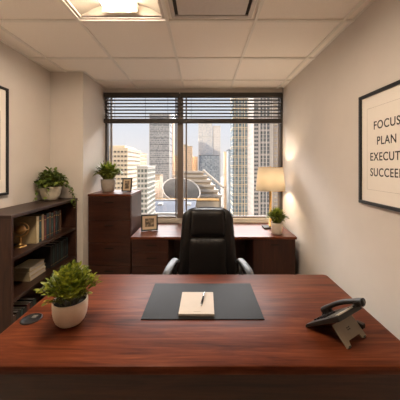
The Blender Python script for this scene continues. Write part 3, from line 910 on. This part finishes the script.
# ------------------------------------------------------------------ credenza
RX0, RX1, RY0, RY1 = -0.852, 1.105, 2.934, 3.622
cz = thing('credenza', 'long cherry wood credenza under the window behind the chair', 'credenza', ((RX0 + RX1) / 2, (RY0 + RY1) / 2, 0))
cx_ = (RX0 + RX1) / 2; hx_, hy_ = (RX1 - RX0) / 2, (RY1 - RY0) / 2
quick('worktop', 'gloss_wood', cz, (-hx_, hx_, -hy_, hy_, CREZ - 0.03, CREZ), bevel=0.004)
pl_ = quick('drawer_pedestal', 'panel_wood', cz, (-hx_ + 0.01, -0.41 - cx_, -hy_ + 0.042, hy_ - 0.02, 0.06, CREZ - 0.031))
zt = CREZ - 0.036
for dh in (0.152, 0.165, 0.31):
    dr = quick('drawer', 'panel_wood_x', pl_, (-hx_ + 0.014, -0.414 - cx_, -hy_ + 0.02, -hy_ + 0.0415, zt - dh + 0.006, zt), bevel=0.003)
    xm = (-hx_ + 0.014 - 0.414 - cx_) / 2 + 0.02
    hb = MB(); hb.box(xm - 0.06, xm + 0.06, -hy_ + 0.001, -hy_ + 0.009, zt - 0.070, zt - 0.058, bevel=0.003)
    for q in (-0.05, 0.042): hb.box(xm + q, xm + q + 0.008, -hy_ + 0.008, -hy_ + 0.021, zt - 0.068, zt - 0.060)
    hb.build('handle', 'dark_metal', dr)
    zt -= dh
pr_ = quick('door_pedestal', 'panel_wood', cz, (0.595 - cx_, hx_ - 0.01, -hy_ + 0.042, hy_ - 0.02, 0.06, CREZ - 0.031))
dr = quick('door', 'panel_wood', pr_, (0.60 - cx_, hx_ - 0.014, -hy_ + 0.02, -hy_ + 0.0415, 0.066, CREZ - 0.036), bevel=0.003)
hb = MB(); xm = 0.845 - cx_
hb.box(xm - 0.05, xm + 0.05, -hy_ + 0.001, -hy_ + 0.009, 0.635, 0.646, bevel=0.003)
for q in (-0.045, 0.037): hb.box(xm + q, xm + q + 0.008, -hy_ + 0.008, -hy_ + 0.021, 0.636, 0.645)
hb.build('handle', 'dark_metal', dr)
quick('back_panel', 'panel_wood_x', cz, (-0.409 - cx_, 0.594 - cx_, hy_ - 0.06, hy_ - 0.04, 0.06, CREZ - 0.031))
quick('plinth', 'black', cz, (-hx_ + 0.02, -0.42 - cx_, -hy_ + 0.06, hy_ - 0.03, 0, 0.0595))
quick('plinth', 'black', cz, (0.605 - cx_, hx_ - 0.02, -hy_ + 0.06, hy_ - 0.03, 0, 0.0595))

# ------------------------------------------------------------------ small picture frames
def photo_mat(name, a, b, c):
    m, t, p = new_mat(name)
    tcn = t.nodes.new('ShaderNodeTexCoord'); n = t.nodes.new('ShaderNodeTexNoise')
    n.inputs['Scale'].default_value = 28; n.inputs['Detail'].default_value = 4
    link(t, tcn.outputs['Object'], n.inputs['Vector'])
    r = t.nodes.new('ShaderNodeValToRGB'); el = r.color_ramp.elements
    el[0].position = 0.36; el[0].color = (*a, 1); el[1].position = 0.64; el[1].color = (*c, 1)
    k = el.new(0.5); k.color = (*b, 1)
    link(t, n.outputs['Fac'], r.inputs[0]); link(t, r.outputs[0], p.inputs['Base Color'])
    p.inputs['Roughness'].default_value = 0.4
    return m
M['photo'] = photo_mat('sepia_photograph', (0.05, 0.035, 0.022), (0.16, 0.11, 0.07), (0.42, 0.32, 0.22))
M['mat'] = mat_plain('photo_mount', (0.66, 0.52, 0.36), 0.8, noise=0.02)
def easel_frame(label, loc, rz, w_, h_, mt, fw, lean=12):
    r = thing('photo_frame', label, 'photo frame', loc, rz)
    hw_ = w_ / 2
    tilt = Matrix.Rotation(math.radians(-lean), 4, 'X')
    def bx(name, mat, *bb, bevel=0.0, parent=r):
        m_ = MB()
        for q in bb:
            b_ = MB(); b_.box(*q, bevel=bevel); m_.merge(b_.bm, tilt)
        return m_.build(name, mat, parent)
    bx('frame', 'black', (-hw_, hw_, -0.014, 0, 0.0, fw), (-hw_, hw_, -0.014, 0, h_ - fw, h_), (-hw_, -hw_ + fw, -0.014, 0, fw, h_ - fw), (hw_ - fw, hw_, -0.014, 0, fw, h_ - fw), bevel=0.0015)
    bx('mount', 'mat', (-hw_ + fw * .9, hw_ - fw * .9, -0.008, -0.002, fw * .9, h_ - fw * .9))
    bx('photograph', 'photo', (-hw_ + fw + mt, hw_ - fw - mt, -0.0088, -0.0082, fw + mt, h_ - fw - mt))
    s = MB()
    top_ = tilt @ Vector((0, 0.001, h_ * 0.75))
    s.add([(-0.02, top_.y, top_.z), (0.02, top_.y, top_.z), (0.03, top_.y + h_ * 0.28, 0.0), (-0.03, top_.y + h_ * 0.28, 0.0),
           (-0.02, top_.y + 0.004, top_.z), (0.02, top_.y + 0.004, top_.z), (0.03, top_.y + h_ * 0.28 + 0.004, 0.0), (-0.03, top_.y + h_ * 0.28 + 0.004, 0.0)],
          ((0, 1, 2, 3), (7, 6, 5, 4), (0, 4, 5, 1), (1, 5, 6, 2), (2, 6, 7, 3), (3, 7, 4, 0)))
    s.build('easel_leg', 'black', r)
    return r
easel_frame('small upright framed photograph on the tall cabinet beside the plant', (-1.02, 3.34, CABZ + EPS + 0.003), math.radians(-6), 0.136, 0.182, 0.022, 0.016)
easel_frame('framed sepia photograph leaning on the credenza beside the cabinet', (-0.684, 3.20, CREZ + EPS + 0.003), math.radians(14), 0.212, 0.205, 0.032, 0.018)

# ------------------------------------------------------------------ table lamp
lp = thing('table_lamp', 'lit brass table lamp with a cream drum shade', 'lamp', (0.905, 3.36, CREZ + EPS))
MB().box(-0.10, 0.08, -0.075, 0.075, 0, 0.022, bevel=0.004).build('base', 'lamp_base', lp)
MB().lathe([(0.020, 0.022), (0.019, 0.03), (0.0165, 0.03), (0.0165, 0.55), (0.018, 0.555), (0.018, 0.585)], 20).build('stem', 'brass', lp, smooth=True)
sh = MB()
sh.lathe([(0.193, 0.508), (0.163, 0.812)], 48, cap0=False, cap1=False)
sh.lathe([(0.161, 0.812), (0.191, 0.508)], 48, cap0=False, cap1=False)
sho = sh.build('lamp_shade', 'shade', lp, smooth=True, fixn=False)
rg = MB()
for rr_, zz in ((0.1935, 0.508), (0.1632, 0.812)):
    rg.tube([(rr_ * math.cos(2 * PI * k / 40), rr_ * math.sin(2 * PI * k / 40), zz) for k in range(41)], 0.0018, 6)
for k in range(3):
    a = 2 * PI * k / 3
    rg.tube([(0.012 * math.cos(a), 0.012 * math.sin(a), 0.775), (0.163 * math.cos(a), 0.163 * math.sin(a), 0.808)], 0.0018, 6)
rg.tube([(0.0, 0, 0.58), (-0.035, 0, 0.64), (-0.035, 0, 0.74), (0, 0, 0.775)], 0.0018, 6)
rg.build('shade_ring', 'brass', sho)
MB().sphere((0, 0, 0.650), 0.030, 16, 12, (1, 1, 1.2)).build('bulb', 'bulb', lp, smooth=True)
MB().lathe([(0.004, 0.775), (0.008, 0.79), (0.010, 0.80), (0.004, 0.825), (0.002, 0.835)], 12).build('finial', 'brass', lp, smooth=True)

# ------------------------------------------------------------------ wall pictures
pic = thing('framed_print', 'black framed print of four words on the right wall', 'picture', (XR - 0.002, 1.57, 1.69))
Wp, Hp = 0.52, 0.768
fw, ft = 0.022, 0.026          # local: x into the room is -x ; width along y
fr_ = MB()
fr_.box(-ft, 0, -Wp / 2, Wp / 2, Hp / 2 - fw, Hp / 2, bevel=0.002).box(-ft, 0, -Wp / 2, Wp / 2, -Hp / 2, -Hp / 2 + fw, bevel=0.002)
fr_.box(-ft, 0, -Wp / 2, -Wp / 2 + fw, -Hp / 2 + fw, Hp / 2 - fw, bevel=0.002).box(-ft, 0, Wp / 2 - fw, Wp / 2, -Hp / 2 + fw, Hp / 2 - fw, bevel=0.002)
fr_.build('frame', 'black', pic)
quick('mount', 'print', pic, (-0.012, -0.004, -Wp / 2 + fw * .9, Wp / 2 - fw * .9, -Hp / 2 + fw * .9, Hp / 2 - fw * .9))
kl = MB(); ky, kz, kt = 0.183, 0.28, 0.0015
kl.box(-0.0126, -0.0121, -ky, ky, kz - kt, kz).box(-0.0126, -0.0121, -ky, ky, -kz, -kz + kt).box(-0.0126, -0.0121, -ky, -ky + kt, -kz, kz).box(-0.0126, -0.0121, ky - kt, ky, -kz, kz)
kl.build('mount_line', 'keyline', pic)
def lettering(txt, size, z, parent, mat, yc=0.0, width=0.3):
    cu = bpy.data.curves.new('lettering', 'FONT')
    cu.body = txt; cu.size = size; cu.align_x = 'CENTER'; cu.align_y = 'CENTER'; cu.extrude = 0.0004
    cu.space_character = 1.1; cu.offset = 0.0008
    tmp = bpy.data.objects.new('tmp', cu); C.objects.link(tmp)
    bpy.context.view_layer.update()
    me = bpy.data.meshes.new_from_object(tmp.evaluated_get(bpy.context.evaluated_depsgraph_get()))
    bpy.data.objects.remove(tmp)
    xs_ = [v_.co.x for v_ in me.vertices]
    k_ = width / (max(xs_) - min(xs_)); m_ = (max(xs_) + min(xs_)) / 2
    for v_ in me.vertices: v_.co.x = (v_.co.x - m_) * k_
    # text x -> -y of the wall (reads correctly from inside the room), text y -> z
    me.transform(Matrix(((0, 0, -1, -0.0128), (-1, 0, 0, yc), (0, 1, 0, z), (0, 0, 0, 1))))
    me.materials.clear(); me.materials.append(M[mat])
    o = bpy.data.objects.new('lettering', me); C.objects.link(o); o.parent = parent
    return o
for i, (tx, wd_) in enumerate((('FOCUS', 0.226), ('PLAN', 0.164), ('EXECUTE', 0.296), ('SUCCEED', 0.296))):
    lettering(tx, 0.076, 0.152 - 0.1045 * i, pic, 'ink', width=wd_)

pl2 = thing('framed_print', 'black framed picture at the left edge of photo, left wall', 'picture', (XL + 0.002, 1.985, 1.795))
Wp, Hp = 0.65, 0.975
fr_ = MB()
fr_.box(0, ft, -Wp / 2, Wp / 2, Hp / 2 - fw, Hp / 2, bevel=0.002).box(0, ft, -Wp / 2, Wp / 2, -Hp / 2, -Hp / 2 + fw, bevel=0.002)
fr_.box(0, ft, -Wp / 2, -Wp / 2 + fw, -Hp / 2 + fw, Hp / 2 - fw, bevel=0.002).box(0, ft, Wp / 2 - fw, Wp / 2, -Hp / 2 + fw, Hp / 2 - fw, bevel=0.002)
fr_.build('frame', 'black', pl2)
quick('mount', 'print', pl2, (0.004, 0.012, -Wp / 2 + fw * .9, Wp / 2 - fw * .9, -Hp / 2 + fw * .9, Hp / 2 - fw * .9))
quick('artwork', photo_mat('dark_artwork', (0.03, 0.022, 0.018), (0.09, 0.065, 0.05), (0.2, 0.15, 0.11)), pl2, (0.0121, 0.0126, -Wp / 2 + 0.10, Wp / 2 - 0.085, -Hp / 2 + 0.14, Hp / 2 - 0.22))

# ------------------------------------------------------------------ office chair
ch = thing('office_chair', 'black leather high-backed office chair behind the desk', 'chair', (0.045, 2.32, 0))
def puff(w0, w1, z0, z1, thick, yb, nx=20, nz=24, curve=0.05, sides=0.0, pw=5, pv=5, lean=0.10, ripple=0.0, corner=0.25):
    """padded panel facing -y; half-width w0 at bottom, w1 at top; yb = base plane"""
    mb_ = MB()
    def pt(i, j, front):
        s = -1 + 2 * i / nx; t_ = j / nz
        u = 2 * t_ - 1
        wv_ = w0 + (w1 - w0) * t_
        # rounded corners
        lim = 1 - corner * max(0, (abs(u) - 0.80) / 0.20) ** 2
        xx = s * wv_ * lim
        zz = z0 + (z1 - z0) * t_ - (corner * 0.12 * (z1 - z0) * abs(s) ** 4 if u > 0 else 0) * u
        base = yb + lean * (zz - 0.5) - curve * s * s
        if not front: return (xx * 0.985, base + 0.006, zz)
        ed = (1 - abs(s) ** pw) ** 0.6 * (1 - abs(u) ** pv) ** 0.6 if abs(s) < 1 and abs(u) < 1 else 0
        rip = ripple * math.sin(s * 26) * max(0, u) ** 3
        return (xx, base - thick * ed - rip * ed, zz)
    F = [[mb_.bm.verts.new(pt(i, j, True)) for i in range(nx + 1)] for j in range(nz + 1)]
    B = [[mb_.bm.verts.new(pt(i, j, False)) for i in range(nx + 1)] for j in range(nz + 1)]
    for j in range(nz):
        for i in range(nx):
            mb_.bm.faces.new((F[j][i], F[j][i + 1], F[j + 1][i + 1], F[j + 1][i]))
            mb_.bm.faces.new((B[j][i], B[j + 1][i], B[j + 1][i + 1], B[j][i + 1]))
    for i in range(nx):
        mb_.bm.faces.new((F[0][i], B[0][i], B[0][i + 1], F[0][i + 1])); mb_.bm.faces.new((F[nz][i], F[nz][i + 1], B[nz][i + 1], B[nz][i]))
    for j in range(nz):
        mb_.bm.faces.new((F[j][0], F[j + 1][0], B[j + 1][0], B[j][0])); mb_.bm.faces.new((F[j][nx], B[j][nx], B[j + 1][nx], F[j + 1][nx]))
    return mb_
puff(0.288, 0.238, 0.50, 1.165, 0.060, 0.095, curve=0.05, pw=8, corner=0.22).build('backrest', 'leather', ch, smooth=True)
puff(0.178, 0.168, 0.895, 1.158, 0.050, 0.045, curve=0.02, pw=6, corner=0.10).build('headrest_cushion', 'leather', ch, smooth=True)
puff(0.180, 0.176, 0.50, 0.892, 0.044, 0.046, curve=0.02, pw=6, corner=0.08, ripple=0.0025, nx=40).build('lumbar_cushion', 'leather', ch, smooth=True)
# seat
seat = MB()
slab(seat, 0.27, 0.25, 0.08, 0.42, 0.50, ed=0.03, center=(0, -0.17))
seat.build('seat', 'leather', ch, smooth=True)
for sgn in (-1, 1):
    ap_ = [(sgn * 0.292, 0.055, 0.668), (sgn * 0.305, 0.03, 0.690), (sgn * 0.322, -0.06, 0.694), (sgn * 0.338, -0.16, 0.690), (sgn * 0.348, -0.225, 0.674), (sgn * 0.350, -0.255, 0.640)]
    # smooth the path
    path = []
    for i in range(len(ap_) - 1):
        p0_, p1_ = Vector(ap_[i]), Vector(ap_[i + 1])
        for k in range(3): path.append(p0_.lerp(p1_, k / 3))
    path.append(Vector(ap_[-1]))
    arm = MB(); arm.tube(path, 0.034, 14, rx=0.015)
    ao = arm.build('armrest', 'arm', ch, smooth=True)
    sp_ = MB()
    sp_.tube([(sgn * 0.348, -0.245, 0.65), (sgn * 0.340, -0.27, 0.56), (sgn * 0.31, -0.22, 0.47), (sgn * 0.255, -0.16, 0.44)], 0.02, 10, rx=0.012)
    sp_.tube([(sgn * 0.295, 0.05, 0.67), (sgn * 0.31, 0.02, 0.56), (sgn * 0.30, -0.05, 0.47), (sgn * 0.255, -0.09, 0.44)], 0.02, 10, rx=0.012)
    sp_.build('arm_support', 'plastic', ao, smooth=True)
MB().box(-0.05, 0.05, 0.05, 0.105, 0.40, 0.56, bevel=0.01).build('back_bracket', 'plastic', ch)
MB().box(-0.11, 0.11, -0.26, -0.03, 0.375, 0.419, bevel=0.01).build('tilt_mechanism', 'plastic', ch)
MB().lathe([(0.028, 0.11), (0.028, 0.26), (0.018, 0.262), (0.018, 0.38)], 20, center=(0, -0.15, 0)).build('gas_lift', 'chrome', ch)
hub = MB().lathe([(0.05, 0.075), (0.05, 0.11), (0.035, 0.125)], 20, center=(0, -0.15, 0)).build('hub', 'plastic', ch)
for k in range(5):
    a = PI / 2 + 2 * PI * k / 5
    dx, dy = math.cos(a), math.sin(a)
    lg = MB().tube([(0.04 * dx, -0.15 + 0.04 * dy, 0.098), (0.17 * dx, -0.15 + 0.17 * dy, 0.088), (0.30 * dx, -0.15 + 0.30 * dy, 0.072)], [0.028, 0.024, 0.016], 10, rx=[0.018, 0.015, 0.012]).build('leg', 'plastic', ch)
    b_ = bmesh.new(); bmesh.ops.create_cone(b_, cap_ends=True, segments=18, radius1=0.027, radius2=0.027, depth=0.045)
    cs = MB(); cs.merge(b_, Matrix.Translation((0.30 * dx, -0.15 + 0.30 * dy, 0.0275)) @ Matrix.Rotation(a + PI / 2, 4, 'Z') @ Matrix.Rotation(PI / 2, 4, 'Y'))
    cs.build('caster', 'plastic', lg)

# ------------------------------------------------------------------ city outside
GZ = -72.0
def wx(px, D): return (px - 203) * D / 250
def wz(py, D): return 1.58 - (py - 165) * D / 250
M['city_ground'] = mat_plain('city_ground', (0.09, 0.075, 0.06), 0.9, noise=0.35, nscale=0.03)
gd = struct('ground', MB().box(-900, 900, 60, 1600, GZ - 1, GZ), 'city_ground')

def building(name, label, px0, px1, py, D, depth, mat, roofmat=None, parapet=0.8, group=None):
    x0, x1, zt_ = wx(px0, D), wx(px1, D), wz(py, D)
    cx0 = (x0 + x1) / 2
    r = thing(name, label, 'building', (cx0, D + depth / 2, GZ), group=group)
    h = zt_ - GZ; hw_ = (x1 - x0) / 2; hd = depth / 2
    MB().box(-hw_, hw_, -hd, hd, 0, h).build('facade', mat, r)
    if parapet:
        pp = MB()
        pp.box(-hw_ - 0.3, hw_ + 0.3, -hd - 0.3, -hd + 0.6, h, h + parapet).box(-hw_ - 0.3, hw_ + 0.3, hd - 0.6, hd + 0.3, h, h + parapet)
        pp.box(-hw_ - 0.3, -hw_ + 0.6, -hd + 0.6, hd - 0.6, h, h + parapet).box(hw_ - 0.6, hw_ + 0.3, -hd + 0.6, hd - 0.6, h, h + parapet)
        pp.build('parapet', roofmat or mat, r)
    return r, hw_, hd, h

def bands(r, hw_, hd, h, zs_, bh, out, mat, name='floor_band'):
    me = None
    for z in zs_:
        if me is None:
            o = MB().box(-hw_ - out, hw_ + out, -hd - out, hd + out, 0, bh).build(name, mat, r, loc=(0, 0, z)); me = o.data
        else:
            o = bpy.data.objects.new(name, me); C.objects.link(o); o.parent = r; o.location = (0, 0, z)
def piers(r, xs_, hd, h, pw_, out, mat, name='pier'):
    me = None
    for x_ in xs_:
        if me is None:
            o = MB().box(-pw_ / 2, pw_ / 2, -hd - out, -hd + 0.2, 0, h).build(name, mat, r, loc=(x_, 0, 0)); me = o.data
        else:
            o = bpy.data.objects.new(name, me); C.objects.link(o); o.parent = r; o.location = (x_, 0, 0)

cream = mat_plain('cream_concrete', (0.66, 0.54, 0.38), 0.8, noise=0.05, nscale=0.2)
roofw = mat_plain('pale_roof_sheet', (0.42, 0.37, 0.32), 0.95, spec=0.05, noise=0.05, nscale=0.2)
white = mat_plain('white_concrete', (0.60, 0.54, 0.48), 0.8, noise=0.05, nscale=0.2)
tanm = mat_plain('tan_concrete', (0.42, 0.34, 0.255), 0.8, noise=0.06, nscale=0.2)
greyr = mat_plain('pale_grey_roof', (0.075, 0.08, 0.095), 0.95, spec=0.05, noise=0.08, nscale=0.1)
steel_g = mat_plain('pale_steel', (0.55, 0.54, 0.52), 0.6, noise=0.05, nscale=0.2)

# A: cream slab block with stepped top, left pane
fa = mat_facade('cream_block_facade', (0.54, 0.43, 0.31), (0.04, 0.035, 0.03), (0.13, 0.105, 0.08), 2.1, 2.7, 0.66, 0.60)
r, hw_, hd, h = building('office_building', 'cream office block with rows of windows, left window pane', 100, 127.5, 149, 150, 30, fa, cream, 0.7)
MB().box(-3.5, 6.0, -hd + 2, hd - 4, h, h + 2.2).build('plant_room', cream, r)
bands(r, hw_, hd, h, [h - 2.7 * k - 1.1 for k in range(0, 18)], 1.0, 0.12, cream)
fa2 = mat_facade('tan_block_facade', (0.54, 0.40, 0.27), (0.08, 0.06, 0.045), (0.17, 0.12, 0.085), 1.8, 2.8, 0.75, 0.58)
r, hw_, hd, h = building('office_building', 'tan banded office block adjoining the cream block on its right', 127.3, 139.3, 153, 183, 24, fa2, tanm, 0.6)
bands(r, hw_, hd, h, [h - 2.8 * k - 1.0 for k in range(0, 20)], 0.9, 0.2, cream)
fa3 = mat_facade('pale_apartment_facade', (0.46, 0.43, 0.35), (0.06, 0.075, 0.07), (0.17, 0.17, 0.145), 1.7, 2.5, 0.6, 0.56)
r, hw_, hd, h = building('apartment_building', 'pale apartment block right of the tan banded block, lower', 137, 147.2, 167, 124, 20, fa3, white, 0.6)
bands(r, hw_, hd, h, [h - 2.5 * k - 0.9 for k in range(0, 14)], 0.6, 0.25, white)
fa4 = mat_facade('pink_brick_facade', (0.62, 0.44, 0.32), (0.30, 0.24, 0.2), (0.44, 0.34, 0.28), 2.4, 3.0, 0.5, 0.45)
r, hw_, hd, h = building('brick_building', 'low reddish brick building below the grey glass tower', 146, 155, 183, 230, 24, fa4, tanm, 1.0)
r, hw_, hd, h = building('brick_building', 'low tan building left of the domed hall', 150, 160, 176, 300, 24, mat_facade('tan_low_facade', (0.60, 0.50, 0.40), (0.3, 0.26, 0.22), (0.45, 0.38, 0.3), 2.6, 3.2, 0.5, 0.45), tanm, 1.0)
# B: grey glass tower
fb = mat_facade('grey_glass_facade', (0.40, 0.39, 0.38), (0.10, 0.12, 0.15), (0.34, 0.34, 0.34), 1.5, 2.6, 0.75, 0.66, 0.3)
r, hw_, hd, h = building('glass_tower', 'tall grey glass tower in the left window pane', 149.3, 169.6, 114, 345, 30, fb, steel_g, 1.5)
bands(r, hw_, hd, h, [h - 9 * k - 6 for k in range(0, 8)], 0.5, 0.25, greyr)
piers(r, [-hw_ + 0.2, hw_ - 0.2], hd, h, 0.8, 0.5, steel_g, 'corner_pier')
fo_ = mat_facade('orange_slim_facade', (0.80, 0.55, 0.36), (0.45, 0.32, 0.24), (0.6, 0.42, 0.3), 2.0, 3.0, 0.5, 0.5)
building('apartment_tower', 'slim orange tower right beside the grey glass tower', 170.6, 173.2, 122, 390, 14, fo_, cream, 0.6)
building('apartment_tower', 'distant sunlit block between grey tower and window mullion', 172, 178.5, 156, 420, 20, mat_facade('far_tan_facade', (0.80, 0.62, 0.46), (0.5, 0.4, 0.32), (0.64, 0.5, 0.4), 3, 3.4, 0.5, 0.5), cream, 0.6)
# E: sunlit orange towers and pale grey tower, right pane
fe = mat_facade('sunlit_orange_facade', (0.86, 0.62, 0.40), (0.52, 0.38, 0.28), (0.7, 0.52, 0.38), 2.6, 3.0, 0.5, 0.5)
r, hw_, hd, h = building('apartment_tower', 'sunlit orange apartment tower right of the mullion', 182, 192, 146.5, 400, 22, fe, cream, 0.8)
MB().box(-hw_ + 1, 0.5, -hd + 2, hd - 2, h, h + 3.5).build('plant_room', cream, r)
building('apartment_tower', 'shorter orange tower between the tall orange and grey towers', 192.3, 197.5, 157, 430, 20, fe, cream, 0.8)
fg = mat_facade('pale_grey_facade', (0.62, 0.60, 0.58), (0.40, 0.43, 0.47), (0.66, 0.64, 0.60), 2.4, 2.8, 0.7, 0.65, 0.3)
r, hw_, hd, h = building('glass_tower', 'pale grey tower in the middle of the right pane', 198.4, 212.4, 123, 430, 28, fg, steel_g, 1.0)
bands(r, hw_, hd, h, [h - 24.5], 2.2, 0.3, steel_g)
r, hw_, hd, h = building('glass_tower', 'off-white tower joined to the pale grey tower on its right', 213.2, 220.5, 126.5, 432, 24, mat_facade('offwhite_facade', (0.70, 0.66, 0.62), (0.5, 0.48, 0.46), (0.66, 0.6, 0.55), 2.6, 3.0, 0.5, 0.5), white, 1.0)
fd = mat_facade('blue_glass_facade', (0.22, 0.25, 0.29), (0.10, 0.14, 0.19), (0.34, 0.38, 0.42), 2.0, 2.2, 0.85, 0.8, 0.25)
building('glass_tower', 'dark blue glass tower standing in front of the pale grey tower', 199, 219.5, 155.5, 395, 22, fd, greyr, 0.5)
building('apartment_tower', 'slim sunlit tower left of the blue grey tower', 224.5, 229.4, 152, 345, 14, fe, cream, 0.6)
fs = mat_facade('slate_glass_facade', (0.34, 0.37, 0.40), (0.18, 0.23, 0.27), (0.34, 0.38, 0.4), 1.8, 2.4, 0.7, 0.7, 0.3)
building('glass_tower', 'slim blue grey tower left of the cream framed tower', 228.5, 235, 150, 240, 20, fs, greyr, 0.5)
# G: blue glass tower with a cream frame
fgl = mat_facade('teal_glass_facade', (0.20, 0.25, 0.28), (0.06, 0.10, 0.13), (0.22, 0.28, 0.31), 1.2, 1.5, 0.85, 0.85, 0.25)
r, hw_, hd, h = building('glass_tower', 'blue glass tower with a cream grid frame, right pane', 232.8, 248.5, 96, 170, 14, fgl, cream, 1.0)
step = 6.45
bands(r, hw_ - 0.15, hd, h, [h - 2.2 - step * k for k in range(0, 22)], 0.34, 0.35, cream)
bands(r, hw_ - 0.15, hd, h, [h - 2.2 - step * (k + 0.17) for k in range(0, 22)], 0.22, 0.3, cream)
bands(r, hw_ - 0.15, hd, h, [h - 2.2 - step * (k + 0.58) for k in range(0, 22)], 0.18, 0.25, steel_g)
pg = 170 / 250
piers(r, [(a - 240.65) * pg for a in (234.9, 238.4, 241.9, 244.6, 247.6)], hd, h, 0.36, 0.55, cream)
# H: white residential tower
fh = mat_facade('white_tower_facade', (0.40, 0.35, 0.315), (0.385, 0.335, 0.30), (0.41, 0.36, 0.325), 3, 3, 0.5, 0.5)
r, hw_, hd, h = building('apartment_tower', 'white apartment tower behind the lamp, right window pane', 253.3, 279.5, 90, 145, 19, fh, white, 1.0)
pxm = 145 / 250
cx_b = (253.3 + 279.5) / 2
glass_d = mat_facade('dark_window_glass', (0.34, 0.31, 0.29), (0.035, 0.042, 0.045), (0.13, 0.14, 0.145), 1.25, 2.2, 0.82, 0.80, 0.25)
flh = 4.05 * pxm
nfl = 34
pane = MB().box(-2.1 * pxm, 2.1 * pxm, -0.05, 0.25, 0, 1.9 * pxm)
me = None
for k in range(nfl):
    z = h - 2.0 - flh * (k + 1)
    if me is None:
        o = pane.build('window', glass_d, r); me = o.data
    else:
        o = bpy.data.objects.new('window', me); C.objects.link(o); o.parent = r
    o.location = ((256.2 - cx_b) * pxm, -hd, z)
grp = MB().box(-4.6 * pxm, 4.6 * pxm, -0.05, 0.25, 0, 10.2 * pxm)
me = None
for k in range(nfl // 3):
    z = h - 2.0 - flh * 3 * (k + 1) + 0.3
    if me is None:
        o = grp.build('balcony_window', glass_d, r); me = o.data
    else:
        o = bpy.data.objects.new('balcony_window', me); C.objects.link(o); o.parent = r
    o.location = ((265.0 - cx_b) * pxm, -hd, z)
piers(r, [(a - cx_b) * pxm for a in (253.7, 259.4, 262.9, 266.3, 270.9, 272.4)], hd, h, 0.45, 0.5, white)
bal = MB().box(-1.4 * pxm, 1.4 * pxm, -1.3, 0.2, 0, 1.0)
me = None
for k in range(nfl):
    z = h - 2.0 - flh * (k + 1)
    if me is None:
        o = bal.build('balcony', tanm, r); me = o.data
    else:
        o = bpy.data.objects.new('balcony', me); C.objects.link(o); o.parent = r
    o.location = ((275.3 - cx_b) * pxm, -hd, z)

# C: terraced hall with sloping white roof bands and a big tilted dish
D = 270
hall = thing('convention_hall', 'white terraced hall with stepped roof bands, centre of window', 'building', (wx(196, D), D + 30, GZ))
hx0 = wx(196, D)
steps = [(171, 182, 203.5), (175, 180, 207), (179.5, 179, 210.5), (184, 178, 214), (188.5, 177, 217), (193, 176, 220)]
for k, (py, pa, pb) in enumerate(steps):
    z = wz(py, D) - GZ
    y0 = -30 - 3.0 * k
    t_ = MB().box(wx(pa, D) - hx0 - 8, wx(pb, D) - hx0, y0, 30 - 2 * k, 0 if k == 5 else z - 7.0, z - 2.2).build('terrace', tanm, hall)
    MB().box(wx(pa, D) - hx0 - 8, wx(pb, D) - hx0 + 1, y0 - 2.2, y0 + 2.0, z - 2.2, z).build('roof_band', roofw, t_)
# sloped edge beam
p0_, p1_ = Vector((wx(203.5, D) - hx0, -33, wz(170.2, D) - GZ)), Vector((wx(222, D) - hx0, -50, wz(186, D) - GZ))
MB().tube([p0_, p1_], 1.2, 8).build('edge_beam', roofw, hall)
Dd = 240
dishm = mat_plain('warm_grey_roof', (0.075, 0.066, 0.058), 0.95, spec=0.05, noise=0.15, nscale=0.15)
dish = thing('arena_roof', 'round grey arena roof with a pale rim, behind the mullion', 'building', (wx(181.5, Dd), Dd, GZ))
zc = wz(190, Dd) - GZ
disc = MB()
seg = 56
tiltm = Matrix.Translation((0, 0, zc)) @ Matrix.Rotation(math.radians(15), 4, 'Y') @ Matrix.Rotation(math.radians(33), 4, 'X')
b_ = MB(); b_.lathe([(17.8, 0.0), (16.3, 0.7), (12, 1.5), (6, 2.0), (0.3, 2.2)], seg); disc.merge(b_.bm, tiltm)
disc.build('roof_disc', dishm, dish, smooth=False)
b_ = MB(); b_.tube([(18.1 * math.cos(2 * PI * k / seg), 18.1 * math.sin(2 * PI * k / seg), 0) for k in range(seg + 1)], 0.75, 8)
rm = MB(); rm.merge(b_.bm, tiltm); rm.build('rim', roofw, dish)
MB().lathe([(10, 0), (10, zc - 7.5)], 40).build('drum', tanm, dish)
# D: flat grey roof in front, plaza edge behind it
low = thing('low_building', 'low flat-roofed building with blue grey roof below the arena', 'building', (wx(172, 170), 181, GZ))
zr = -28.5 - GZ
MB().box(-20, 15, -30, 30, 0, zr - 0.6).build('walls', tanm, low)
MB().box(-20.6, 15.6, -30.6, 30.6, zr - 0.6, zr).build('flat_roof', greyr, low)
kk = MB(); kk.box(-20.6, 15.6, 29.6, 30.6, zr, zr + 1.2).box(-20.6, 15.6, -30.6, -29.6, zr, zr + 1.2); kk.build('parapet', white, low)
for q in (-12, 2, 9):
    MB().box(q, q + 3, 4, 8, zr, zr + 1.6).build('roof_unit', steel_g, low)
pz = thing('low_building', 'low golden-roofed strip between arena and flat grey roof', 'building', (wx(184, 215), 220, GZ))
gm_ = mat_plain('golden_roof', (0.15, 0.085, 0.03), 0.95, spec=0.05, noise=0.4, nscale=0.25)
zr2 = wz(200, 215) - GZ
MB().box(-32, 30, -7, 7, 0, zr2 - 0.8).build('walls', tanm, pz)
MB().box(-32.4, 30.4, -7.4, 7.4, zr2 - 0.8, zr2).build('roof', gm_, pz)
